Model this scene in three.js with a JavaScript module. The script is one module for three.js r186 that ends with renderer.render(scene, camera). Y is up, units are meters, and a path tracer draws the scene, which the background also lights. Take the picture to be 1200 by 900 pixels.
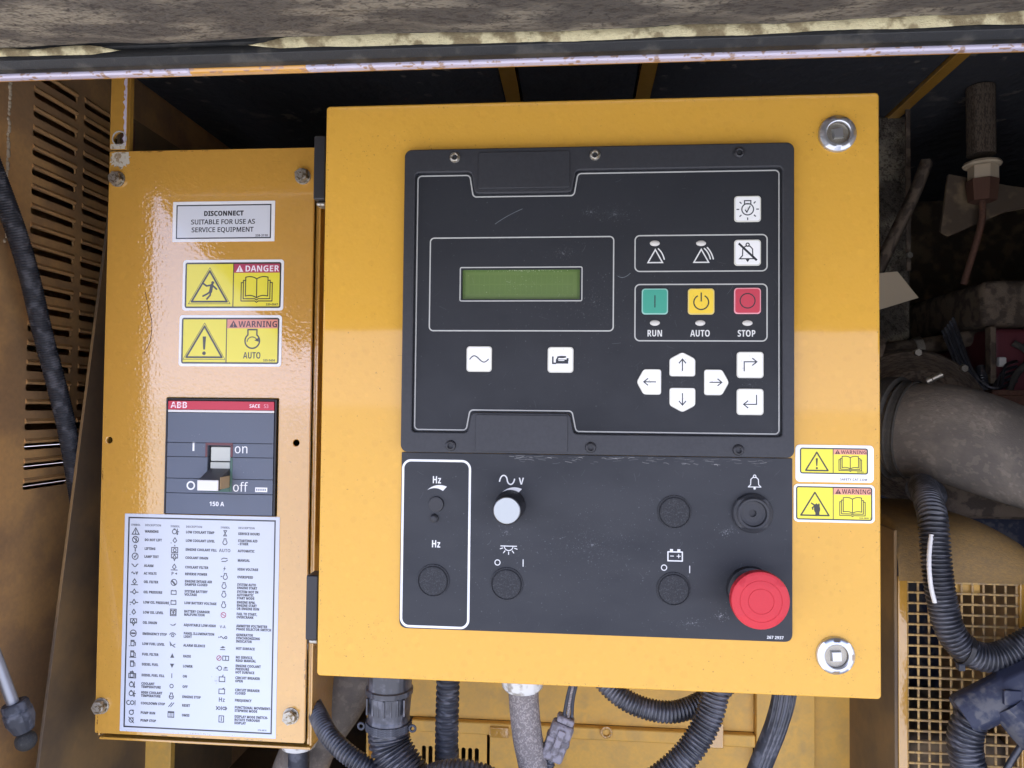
import * as THREE from 'three';
import { RoundedBoxGeometry } from 'three/addons/geometries/RoundedBoxGeometry.js';
import { mergeGeometries, mergeVertices, toCreasedNormals } from 'three/addons/utils/BufferGeometryUtils.js';

// ---------------------------------------------------------------- camera, sky, sun, exposure
const scene = new THREE.Scene();
const camera = new THREE.PerspectiveCamera(54.18, 4 / 3, 0.02, 2000);
camera.rotation.order = 'YXZ';
camera.position.set(-0.0105, -0.0118, 0.5516);
camera.rotation.set(0.0286, 0.0872, 0.0101);
scene.add(camera);
const renderer = new THREE.WebGLRenderer({ antialias: true });
renderer.toneMapping = THREE.LinearToneMapping;
renderer.toneMappingExposure = 2.35;
renderer.shadowMap.enabled = true;
const SUN = new THREE.Vector3(-0.75, 1.1, -0.2).normalize();
const sun = new THREE.DirectionalLight(new THREE.Color(1, 0.95, 0.88), 4.8);
sun.position.copy(SUN).multiplyScalar(6);
sun.castShadow = true; sun.shadow.radius = 1;
Object.assign(sun.shadow.camera, { left: -3, right: 3, top: 3, bottom: -3, near: 0.1, far: 14 });
sun.shadow.mapSize.set(2048, 2048);
scene.add(sun, sun.target);
{ // clear sky: blue overhead, pale towards the horizon, the same all round
  const W = 256, H = 128, d = new Float32Array(W * H * 4);
  for (let j = 0; j < H; j++) {
    const el = (j + 0.5) / H * Math.PI - Math.PI / 2, s = Math.max(0, Math.sin(el));
    const t = Math.pow(1 - s, 3.0);
    const c = [0.26 + 0.55 * t, 0.39 + 0.43 * t, 0.76 + 0.30 * t];
    for (let i = 0; i < W; i++) { const k = (j * W + i) * 4; for (let n = 0; n < 3; n++) d[k + n] = c[n] * 1.55; d[k + 3] = 1; }
  }
  const sky = new THREE.DataTexture(d, W, H, THREE.RGBAFormat, THREE.FloatType);
  sky.mapping = THREE.EquirectangularReflectionMapping; sky.magFilter = THREE.LinearFilter; sky.needsUpdate = true;
  scene.background = sky; scene.environment = sky;
}

// ---------------------------------------------------------------- helpers
const mm = 0.001;
let seed = 7; const rnd = () => { seed = (seed * 1664525 + 1013904223) >>> 0; return seed / 4294967296; };
const used = new Map();
const numbered = (n) => { const k = used.get(n) || 0; used.set(n, k + 1); return k ? n + '_' + String(k).padStart(3, '0') : n; };
const origin = new WeakMap();                       // where an object's own origin stands in the world
function thing(name, label, category, at = [0, 0, 0], group) {
  const g = new THREE.Group(); g.name = numbered(name); g.position.set(...at);
  g.userData = { label, category }; if (group) g.userData.group = group;
  origin.set(g, new THREE.Vector3(...at)); scene.add(g); return g;
}
function structure(o) { delete o.userData.category; o.userData.kind = 'structure'; return o; }
// a part: geo is in world metres relative to `at` (default the world origin)
function part(parent, name, geo, mat, at = [0, 0, 0], rot) {
  const m = new THREE.Mesh(geo, mat); m.name = name; m.castShadow = m.receiveShadow = true;
  const p = new THREE.Vector3(...at); origin.set(m, p.clone());
  m.position.copy(p).sub(origin.get(parent)); if (rot) m.rotation.set(...rot);
  parent.add(m); return m;
}
function boxUV(g, s = 1) {                            // uv in metres, chosen by the way each face points
  g = g.index ? g.toNonIndexed() : g; g.computeVertexNormals !== undefined;
  const p = g.attributes.position, n = g.attributes.normal, uv = new Float32Array(p.count * 2);
  for (let i = 0; i < p.count; i += 3) {
    let nx = 0, ny = 0, nz = 0;
    for (let k = 0; k < 3; k++) { nx += Math.abs(n.getX(i + k)); ny += Math.abs(n.getY(i + k)); nz += Math.abs(n.getZ(i + k)); }
    for (let k = 0; k < 3; k++) {
      const x = p.getX(i + k), y = p.getY(i + k), z = p.getZ(i + k);
      const [u, v] = nz >= nx && nz >= ny ? [x, y] : nx >= ny ? [z, y] : [x, z];
      uv[(i + k) * 2] = u * s; uv[(i + k) * 2 + 1] = v * s;
    }
  }
  g.setAttribute('uv', new THREE.BufferAttribute(uv, 2)); return g;
}
const bx = (x0, x1, y0, y1, z0, z1, r = 0.0008, seg = 2) => {   // a rounded box between world limits, in millimetres
  const w = (x1 - x0) * mm, h = (y1 - y0) * mm, d = (z1 - z0) * mm;
  const rr = Math.min(r, w / 2.01, h / 2.01, d / 2.01);
  const g = new RoundedBoxGeometry(w, h, d, seg, rr); g.translate((x0 + x1) / 2 * mm, (y0 + y1) / 2 * mm, (z0 + z1) / 2 * mm); return boxUV(g);
};
function rr(x0, y0, x1, y1, r, path = new THREE.Shape()) {     // rounded rectangle path (mm in, metres out)
  [x0, y0, x1, y1, r] = [x0, y0, x1, y1, r].map((v) => v * mm);
  path.moveTo(x0 + r, y0); path.lineTo(x1 - r, y0); path.absarc(x1 - r, y0 + r, r, -Math.PI / 2, 0);
  path.lineTo(x1, y1 - r); path.absarc(x1 - r, y1 - r, r, 0, Math.PI / 2); path.lineTo(x0 + r, y1);
  path.absarc(x0 + r, y1 - r, r, Math.PI / 2, Math.PI); path.lineTo(x0, y0 + r); path.absarc(x0 + r, y0 + r, r, Math.PI, Math.PI * 1.5); return path;
}
function roundPoly(pts, r, path = new THREE.Shape()) {          // polygon with rounded corners (mm)
  const n = pts.length, V = pts.map(([x, y]) => new THREE.Vector2(x * mm, y * mm));
  for (let i = 0; i < n; i++) {
    const a = V[(i + n - 1) % n], b = V[i], c = V[(i + 1) % n];
    const R = (Array.isArray(r) ? r[i] : r) * mm;
    const p = b.clone().add(a.clone().sub(b).setLength(Math.min(R, a.distanceTo(b) / 2.05)));
    const q = b.clone().add(c.clone().sub(b).setLength(Math.min(R, c.distanceTo(b) / 2.05)));
    if (i) path.lineTo(p.x, p.y); else path.moveTo(p.x, p.y);
    path.quadraticCurveTo(b.x, b.y, q.x, q.y);
  }
  path.closePath(); return path;
}
const circ = (x, y, r) => { const p = new THREE.Path(); p.absarc(x * mm, y * mm, r * mm, 0, Math.PI * 2, true); return p; };
function ext(shape, z0, z1, bevel = 0.4, uvm = true, curve = 8) {           // extrude between z0 and z1 (mm) with a bevelled front
  const b = bevel * mm;
  const g = new THREE.ExtrudeGeometry(shape, { depth: (z1 - z0) * mm - (b ? 2 * b : 0), bevelEnabled: b > 0, bevelThickness: b, bevelSize: b, bevelOffset: -b, bevelSegments: 3, curveSegments: curve });
  g.translate(0, 0, z0 * mm + b); const c = toCreasedNormals(g, 0.2); return uvm ? boxUV(c) : c;
}
function fitUV(g, x0, y0, x1, y1) {                    // uv 0..1 over a rectangle in mm (for print)
  const p = g.attributes.position, uv = new Float32Array(p.count * 2);
  for (let i = 0; i < p.count; i++) { uv[2 * i] = (p.getX(i) / mm - x0) / (x1 - x0); uv[2 * i + 1] = (p.getY(i) / mm - y0) / (y1 - y0); }
  g.setAttribute('uv', new THREE.BufferAttribute(uv, 2)); return g;
}
function lathe(pts, seg = 32) {                         // profile of [radius, height] in mm, axis along +z
  const g = new THREE.LatheGeometry(pts.map(([r, h]) => new THREE.Vector2(Math.max(r, 0.0001) * mm, h * mm)), seg);
  g.rotateX(Math.PI / 2); return toCreasedNormals(g, 0.7);
}
const V3 = (a) => new THREE.Vector3(a[0] * mm, a[1] * mm, a[2] * mm);
function sweep(pts, radius, { pitch = 0, amp = 0, radial = 20, step = 0.004, closed = false, flat = 1 } = {}) {   // a hose through points (mm)
  const c = new THREE.CatmullRomCurve3(pts.map(V3), false, 'centripetal'), L = c.getLength();
  const n = pitch ? Math.round(L / (pitch * mm)) * 6 : Math.max(8, Math.round(L / step));
  const f = c.computeFrenetFrames(n), pos = [], uv = [], idx = [];
  const P = [0, 0, 0.75, 1, 1, 0.75];
  for (let i = 0; i <= n; i++) {
    const o = c.getPointAt(i / n), t = i / n;
    let r = (typeof radius === 'function' ? radius(t) : radius) * mm; if (pitch) r += amp * mm * (P[i % 6] - 0.6);
    for (let j = 0; j <= radial; j++) {
      const a = j / radial * Math.PI * 2, v = o.clone().addScaledVector(f.normals[i], Math.cos(a) * r).addScaledVector(f.binormals[i], Math.sin(a) * r * flat);
      pos.push(v.x, v.y, v.z); uv.push(j / radial * Math.PI * 2 * r, t * L);
    }
  }
  for (let i = 0; i < n; i++) for (let j = 0; j < radial; j++) { const a = i * (radial + 1) + j, b = a + radial + 1; idx.push(a, a + 1, b, a + 1, b + 1, b); }
  const g = new THREE.BufferGeometry(); g.setAttribute('position', new THREE.Float32BufferAttribute(pos, 3)); g.setAttribute('uv', new THREE.Float32BufferAttribute(uv, 2)); g.setIndex(idx); g.computeVertexNormals();
  // the two ends closed with caps
  const caps = [];
  for (const [i, s] of [[0, 1], [n, -1]]) {
    const o = c.getPointAt(i / n), cp = [o.x, o.y, o.z], cu = [0, 0], ci = [];
    for (let j = 0; j <= radial; j++) { const k = (i * (radial + 1) + j) * 3; cp.push(pos[k], pos[k + 1], pos[k + 2]); cu.push(0, 0); }
    for (let j = 1; j <= radial; j++) s > 0 ? ci.push(0, j + 1, j) : ci.push(0, j, j + 1);
    const q = new THREE.BufferGeometry(); q.setAttribute('position', new THREE.Float32BufferAttribute(cp, 3)); q.setAttribute('uv', new THREE.Float32BufferAttribute(cu, 2)); q.setIndex(ci); q.computeVertexNormals(); caps.push(q);
  }
  return mergeGeometries([g, ...caps]);
}
function between(geoZ, a, b) { // turn a geometry built along +z so that it runs from a towards b (mm)
  const A = V3(a), d = V3(b).sub(A).normalize();
  geoZ.applyQuaternion(new THREE.Quaternion().setFromUnitVectors(new THREE.Vector3(0, 0, 1), d)); geoZ.translate(A.x, A.y, A.z); return geoZ;
}

// ---------------------------------------------------------------- noise and textures
function tileNoise(n, cells, sd) {                        // smooth tileable value noise, n x n, 0..1
  let s = sd * 7919 + 13; const r = () => { s = (s * 1664525 + 1013904223) >>> 0; return s / 4294967296; };
  const L = new Float32Array(cells * cells).map(r), out = new Float32Array(n * n), q = (t) => t * t * (3 - 2 * t);
  for (let y = 0; y < n; y++) for (let x = 0; x < n; x++) {
    const fx = x / n * cells, fy = y / n * cells, x0 = fx | 0, y0 = fy | 0, x1 = (x0 + 1) % cells, y1 = (y0 + 1) % cells, u = q(fx - x0), v = q(fy - y0);
    out[y * n + x] = (L[y0 * cells + x0] * (1 - u) + L[y0 * cells + x1] * u) * (1 - v) + (L[y1 * cells + x0] * (1 - u) + L[y1 * cells + x1] * u) * v;
  }
  return out;
}
function fbm(n, cells, oct, sd, gain = 0.5) {
  const out = new Float32Array(n * n); let a = 1, t = 0;
  for (let o = 0; o < oct && cells <= n / 2; o++, cells *= 2, a *= gain) { const l = tileNoise(n, cells, sd + o); for (let i = 0; i < out.length; i++) out[i] += l[i] * a; t += a; }
  for (let i = 0; i < out.length; i++) out[i] /= t; return out;
}
function dataTex(n, f, srgb, rep) {                       // f(i) -> [r,g,b] 0..1
  const d = new Uint8Array(n * n * 4);
  for (let i = 0; i < n * n; i++) { const c = f(i); for (let k = 0; k < 3; k++) d[4 * i + k] = Math.max(0, Math.min(255, c[k] * 255)); d[4 * i + 3] = 255; }
  const t = new THREE.DataTexture(d, n, n); if (srgb) t.colorSpace = THREE.SRGBColorSpace;
  t.wrapS = t.wrapT = THREE.RepeatWrapping; t.magFilter = THREE.LinearFilter; t.minFilter = THREE.LinearMipmapLinearFilter; t.generateMipmaps = true; t.repeat.set(rep, rep); t.needsUpdate = true; return t;
}
const lerp = (a, b, t) => a.map((v, i) => v + (b[i] - v) * t), st = (a, b, x) => { const t = Math.max(0, Math.min(1, (x - a) / (b - a))); return t * t * (3 - 2 * t); };
const nBig = fbm(512, 4, 6, 1), nMid = fbm(512, 16, 5, 11), nFine = fbm(512, 96, 2, 21), nPeel = fbm(512, 64, 2, 31, 0.35), nSpeck = fbm(512, 48, 3, 41);
const g3 = (v) => [v, v, v];
const peelTex = dataTex(512, (i) => g3(nPeel[i]), false, 1 / 0.12);             // orange peel of sprayed paint
const grainTex = dataTex(512, (i) => g3(0.5 * nFine[i] + 0.5 * nMid[i]), false, 1 / 0.06);
const sheenTex = dataTex(512, (i) => g3(0.72 + 0.5 * (nBig[i] - 0.5) + 0.25 * (nMid[i] - 0.5)), false, 1);
const paintMap = (base, dirt, amount, rep = 1 / 0.55) => dataTex(512, (i) => {   // paint with faint mottling and small specks of dirt
  const m = 0.96 + 0.08 * (nBig[i] - 0.5) + 0.05 * (nFine[i] - 0.5), k = amount * st(0.66, 0.74, nFine[i]) * st(0.56, 0.66, nMid[i]) * st(0.5, 0.6, nBig[i]);
  return lerp(base.map((v) => v * m), dirt, k);
}, true, rep);
const srgb = (r, g, b) => [r / 255, g / 255, b / 255];
const std = (o) => new THREE.MeshPhysicalMaterial(o);
const YB = srgb(214, 163, 64), YD = srgb(150, 112, 60);
const M = {};
M.yellow = std({ map: paintMap(YB, YD, 0.35), roughness: 0.6, ior: 1.45, specularIntensity: 0.05, clearcoat: 0.9, clearcoatRoughness: 0.05, bumpMap: peelTex, bumpScale: 0.00010 });
M.yellowOld = std({ map: paintMap(srgb(204, 154, 68), srgb(128, 100, 66), 0.4, 1 / 0.4), roughness: 0.1, ior: 1.8, clearcoat: 1, clearcoatRoughness: 0.04, bumpMap: peelTex, bumpScale: 0.00014 });
M.yellowDusty = std({ map: dataTex(512, (i) => lerp(srgb(226, 176, 76), srgb(182, 148, 88), 0.6 * st(0.3, 0.72, nMid[i]) * st(0.2, 0.8, nBig[i]) + 0.25 * nFine[i]), true, 1 / 0.22), roughness: 0.6, clearcoat: 0.15, clearcoatRoughness: 0.3, bumpMap: peelTex, bumpScale: 0.00005 });
M.yellowWall = std({ map: dataTex(512, (i) => lerp(srgb(214, 166, 106), srgb(150, 120, 90), 0.6 * st(0.35, 0.65, nBig[i]) + 0.25 * nFine[i]), true, 1 / 0.3), roughness: 0.6, bumpMap: peelTex, bumpScale: 0.00008 });
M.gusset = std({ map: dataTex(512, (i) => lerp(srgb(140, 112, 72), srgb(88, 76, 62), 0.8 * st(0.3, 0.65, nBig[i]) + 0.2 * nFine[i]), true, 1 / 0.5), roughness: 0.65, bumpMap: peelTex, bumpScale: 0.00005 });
M.lip = std({ map: dataTex(512, (i) => lerp(srgb(215, 156, 62), srgb(176, 132, 100), st(0.55, 0.7, nSpeck[i])), true, 1 / 0.25), roughness: 0.3, ior: 1.7, clearcoat: 1, clearcoatRoughness: 0.08, bumpMap: grainTex, bumpScale: 0.00015 });
M.bare = std({ map: dataTex(512, (i) => lerp(srgb(196, 190, 172), srgb(150, 128, 96), st(0.5, 0.68, nMid[i])), true, 1 / 0.04), roughness: 0.6 });
M.wornSheen = std({ map: dataTex(512, (i) => lerp(srgb(206, 198, 214), srgb(168, 136, 116), st(0.60, 0.72, nSpeck[i])), true, 1 / 0.2), roughness: 0.3, clearcoat: 1, clearcoatRoughness: 0.1, bumpMap: grainTex, bumpScale: 0.0002 });  // lilac-white carries painted sky sheen and edge highlight, brown specks are wear
M.foam = std({ map: dataTex(512, (i) => { const c = Math.abs(nMid[i] - 0.5) * 2, crack = 1 - st(0.0, 0.07, c); return lerp(lerp(srgb(90, 84, 75), srgb(140, 132, 114), st(0.4, 0.66, nBig[i])), srgb(46, 40, 34), 0.55 * crack + 0.4 * st(0.55, 0.7, nSpeck[i])); }, true, 1 / 0.16), roughness: 0.95, bumpMap: dataTex(512, (i) => g3(0.6 * nMid[i] + 0.4 * nFine[i]), false, 1 / 0.16), bumpScale: 0.0025 });
M.foamCream = std({ map: dataTex(512, (i) => lerp(srgb(226, 216, 172), srgb(140, 126, 94), 0.8 * st(0.5, 0.7, nMid[i]) + 0.2 * nFine[i]), true, 1 / 0.16), roughness: 0.95, bumpMap: grainTex, bumpScale: 0.0007 });
M.foamDark = std({ map: dataTex(512, (i) => lerp(srgb(52, 54, 60), srgb(112, 106, 98), 0.9 * st(0.62, 0.74, nMid[i]) * st(0.45, 0.65, nBig[i]) + 0.12 * nFine[i]), true, 1 / 0.3), roughness: 1, bumpMap: dataTex(512, (i) => g3(nMid[i]), false, 1 / 0.3), bumpScale: 0.004 });
M.foamBrown = std({ map: dataTex(512, (i) => lerp(srgb(92, 80, 66), srgb(134, 116, 90), st(0.4, 0.7, nMid[i])), true, 1 / 0.3), roughness: 1, bumpMap: dataTex(512, (i) => g3(nBig[i]), false, 1 / 0.3), bumpScale: 0.004 });
M.rubber = std({ map: dataTex(512, (i) => lerp(srgb(40, 41, 41), srgb(92, 89, 80), 0.6 * st(0.5, 0.75, nMid[i])), true, 1 / 0.2), roughness: 0.55, bumpMap: grainTex, bumpScale: 0.0003 });
M.hose = std({ map: dataTex(512, (i) => lerp(srgb(40, 42, 48), srgb(116, 116, 122), 0.6 * st(0.4, 0.75, nMid[i])), true, 1 / 0.1), roughness: 0.4, ior: 1.6, clearcoat: 0.2, clearcoatRoughness: 0.25 });
M.hoseMatte = std({ map: dataTex(512, (i) => lerp(srgb(44, 47, 54), srgb(108, 110, 116), 0.6 * st(0.42, 0.7, nMid[i])), true, 1 / 0.1), roughness: 0.6 });
M.black = std({ color: new THREE.Color(0.018, 0.018, 0.02), roughness: 0.45 });
M.blackMatte = std({ map: dataTex(512, (i) => lerp(srgb(60, 59, 56), srgb(100, 94, 84), st(0.35, 0.75, nMid[i]) * 0.55 + 0.15 * nFine[i]), true, 1 / 0.1), roughness: 0.85 });
M.bezel = std({ map: dataTex(512, (i) => lerp(srgb(38, 39, 42), srgb(54, 55, 58), 0.5 * nFine[i] + 0.4 * nBig[i]), true, 1 / 0.15), roughness: 0.5, bumpMap: grainTex, bumpScale: 0.00006 });
M.plug = std({ map: dataTex(512, (i) => lerp(srgb(34, 35, 38), srgb(58, 60, 63), st(0.55, 0.8, nFine[i])), true, 1 / 0.06), roughness: 0.7, bumpMap: grainTex, bumpScale: 0.0003 });
M.steel = std({ color: new THREE.Color(0.62, 0.64, 0.66), metalness: 1, roughness: 0.5, roughnessMap: dataTex(512, (i) => g3(0.5 + 0.5 * nMid[i]), false, 1 / 0.03) });
M.strut = std({ color: new THREE.Color(0.3, 0.31, 0.33), metalness: 0.9, roughness: 0.5 });
M.zinc = std({ map: dataTex(512, (i) => lerp(srgb(176, 172, 160), srgb(112, 98, 74), st(0.5, 0.72, nMid[i])), true, 1 / 0.03), metalness: 0.9, roughness: 0.45 });
M.knobCap = std({ color: new THREE.Color(0.36, 0.38, 0.375), metalness: 1, roughness: 0.36 });
M.red = std({ map: dataTex(512, (i) => lerp(srgb(206, 30, 42), srgb(190, 44, 54), nMid[i]), true, 1 / 0.03), roughness: 0.5, bumpMap: grainTex, bumpScale: 0.0001 });
M.white = std({ color: new THREE.Color(0.78, 0.77, 0.73), roughness: 0.5 });
M.fitting = std({ map: dataTex(512, (i) => lerp(srgb(206, 206, 200), srgb(150, 144, 132), st(0.45, 0.7, nMid[i])), true, 1 / 0.08), roughness: 0.6, bumpMap: grainTex, bumpScale: 0.0004 });
M.greyConduit = std({ map: dataTex(512, (i) => lerp(srgb(112, 106, 103), srgb(152, 145, 140), st(0.4, 0.75, nSpeck[i])), true, 1 / 0.05), roughness: 0.7, bumpMap: grainTex, bumpScale: 0.0005 });
M.greyRubber = std({ map: dataTex(512, (i) => lerp(srgb(96, 90, 83), srgb(146, 136, 122), 0.8 * st(0.35, 0.7, nBig[i]) * (0.5 + 0.5 * nFine[i]) + 0.25 * st(0.6, 0.7, nSpeck[i])), true, 1 / 0.2), roughness: 0.85, bumpMap: grainTex, bumpScale: 0.0006 });
M.wire = std({ map: dataTex(512, (i) => lerp(srgb(206, 170, 106), srgb(168, 140, 100), st(0.4, 0.65, nMid[i])), true, 1 / 0.05), roughness: 0.6 });
M.hood = std({ map: dataTex(512, (i) => lerp(srgb(180, 140, 72), srgb(104, 88, 66), 0.3 * nBig[i] + 0.3 * nMid[i] + 0.35 * nFine[i]), true, 1 / 0.2), roughness: 0.7, bumpMap: grainTex, bumpScale: 0.0005 });
M.castIron = std({ map: dataTex(512, (i) => lerp(srgb(118, 104, 88), srgb(80, 70, 60), st(0.4, 0.65, nMid[i])), true, 1 / 0.15), roughness: 0.8, bumpMap: grainTex, bumpScale: 0.0008 });
M.rust = std({ map: dataTex(512, (i) => lerp(srgb(120, 84, 64), srgb(80, 56, 46), nMid[i]), true, 1 / 0.04), roughness: 0.8 });
M.tan = std({ color: new THREE.Color().setRGB(0.6, 0.5, 0.35), roughness: 0.8 });
M.navy = std({ map: dataTex(512, (i) => lerp(srgb(40, 46, 66), srgb(84, 84, 88), st(0.5, 0.7, nMid[i])), true, 1 / 0.15), roughness: 0.6 });
M.darkRed = std({ color: new THREE.Color().setRGB(0.14, 0.03, 0.04), roughness: 0.6 });
M.concrete = std({ map: dataTex(512, (i) => lerp(srgb(196, 192, 186), srgb(172, 168, 162), 0.6 * nBig[i] + 0.4 * nFine[i]), true, 1), roughness: 0.95 });
M.breakerGrey = srgb(96, 104, 118);

function printTex(w, h, ppm, draw) {                     // a canvas drawn in millimetres, y down
  const c = document.createElement('canvas'); c.width = Math.round(w * ppm); c.height = Math.round(h * ppm);
  const x = c.getContext('2d'); x.scale(c.width / w, c.height / h); x.lineJoin = 'round'; x.lineCap = 'round'; draw(x, w, h);
  const t = new THREE.CanvasTexture(c); t.colorSpace = THREE.SRGBColorSpace; t.magFilter = THREE.LinearFilter; t.anisotropy = 8; return t;
}
function text(x, s, px, py, size, { bold = true, align = 'center', sx = 1, color, heavy = 0 } = {}) {
  x.save(); x.translate(px, py); x.scale(sx * size / 20, size / 20); x.font = (bold ? 'bold ' : '') + '20px sans-serif'; x.textAlign = align; x.textBaseline = 'alphabetic'; if (color) x.fillStyle = color; x.fillText(s, 0, 7); if (heavy) { x.strokeStyle = x.fillStyle; x.lineWidth = heavy; x.strokeText(s, 0, 7); } x.restore();
}
const poly = (x, pts, close = true) => { x.beginPath(); pts.forEach(([a, b], i) => i ? x.lineTo(a, b) : x.moveTo(a, b)); if (close) x.closePath(); };
const rbox = (x, x0, y0, x1, y1, r) => { x.beginPath(); x.roundRect(x0, y0, x1 - x0, y1 - y0, r); };
const ring = (x, cx, cy, r, a = 0, b = Math.PI * 2) => { x.beginPath(); x.arc(cx, cy, r, a, b); };
function scuffs(x, w, h, n, alpha, len = 5) {             // fine scratches and rub marks with outlines of their own
  for (let i = 0; i < n; i++) {
    const px = rnd() * w, py = rnd() * h, a = rnd() * Math.PI, l = len * (0.2 + rnd());
    x.strokeStyle = `rgba(190,190,190,${alpha * (0.3 + rnd())})`; x.lineWidth = 0.08 + 0.2 * rnd();
    x.beginPath(); x.moveTo(px, py); x.quadraticCurveTo(px + l * Math.cos(a) * 0.5 + rnd(), py + l * Math.sin(a) * 0.5 + rnd(), px + l * Math.cos(a), py + l * Math.sin(a)); x.stroke();
  }
}
function speckle(x, cx, cy, rx, ry, n, alpha, col = '200,200,200') { for (let i = 0; i < n; i++) { const a = rnd() * 6.283, q = Math.sqrt(rnd()) * rnd(); x.fillStyle = `rgba(${col},${alpha * rnd()})`; ring(x, cx + Math.cos(a) * rx * q, cy + Math.sin(a) * ry * q, 0.12 + 0.4 * rnd() * rnd()); x.fill(); } }
const printed = (tex, o = {}) => std({ map: tex, roughness: 0.4, ...o });

function paintSkin(x, w, h, base, marks) {               // sprayed paint: fine mottling, specks, hairline scratches and clusters of dirt where they lie
  const c = (k) => `rgba(${base.map((v) => Math.round(Math.min(255, v * 255 * k)))},`; x.fillStyle = c(1) + '1)'; x.fillRect(0, 0, w, h);
  for (let i = 0; i < 5200; i++) { x.fillStyle = c(0.95 + 0.1 * rnd()) + '0.3)'; ring(x, rnd() * w, rnd() * h, 0.5 + 2.4 * rnd()); x.fill(); }
  for (let i = 0; i < 260; i++) { x.fillStyle = `rgba(92,66,36,${0.12 + 0.5 * rnd() * rnd()})`; ring(x, rnd() * w, rnd() * h, 0.12 + 0.4 * rnd() * rnd() * rnd()); x.fill(); }
  for (let i = 0; i < 26; i++) { x.strokeStyle = `rgba(110,80,42,${0.12 + 0.25 * rnd()})`; x.lineWidth = 0.1 + 0.15 * rnd(); const a = rnd() * 6.3, px = rnd() * w, py = rnd() * h, l = 2 + 10 * rnd(); x.beginPath(); x.moveTo(px, py); x.quadraticCurveTo(px + l * 0.5 * Math.cos(a) + rnd() * 2, py + l * 0.5 * Math.sin(a), px + l * Math.cos(a), py + l * Math.sin(a)); x.stroke(); }
  for (const [cx, cy, rx, ry, n] of marks) for (let i = 0; i < n; i++) { const a = rnd() * 6.283, q = Math.sqrt(rnd()); x.fillStyle = `rgba(104,76,44,${0.1 + 0.35 * rnd()})`; x.beginPath(); x.ellipse(cx + Math.cos(a) * rx * q, cy + Math.sin(a) * ry * q, 0.15 + 0.7 * rnd() * rnd(), 0.12 + 0.4 * rnd(), rnd() * 3, 0, 6.3); x.fill(); }
}
const peelOn = (w, h) => { const t = peelTex.clone(); t.repeat.set(w / 120, h / 120); t.needsUpdate = true; return t; };

// ================================================================ THE SETTING
{ const g = new THREE.PlaneGeometry(900, 900); g.rotateX(-Math.PI / 2); boxUV(g); const m = new THREE.Mesh(g, M.concrete); m.name = 'ground'; m.position.y = -1.3; m.receiveShadow = true; m.userData = { label: 'pale concrete ground in front of the generator', kind: 'structure' }; scene.add(m); }

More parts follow.
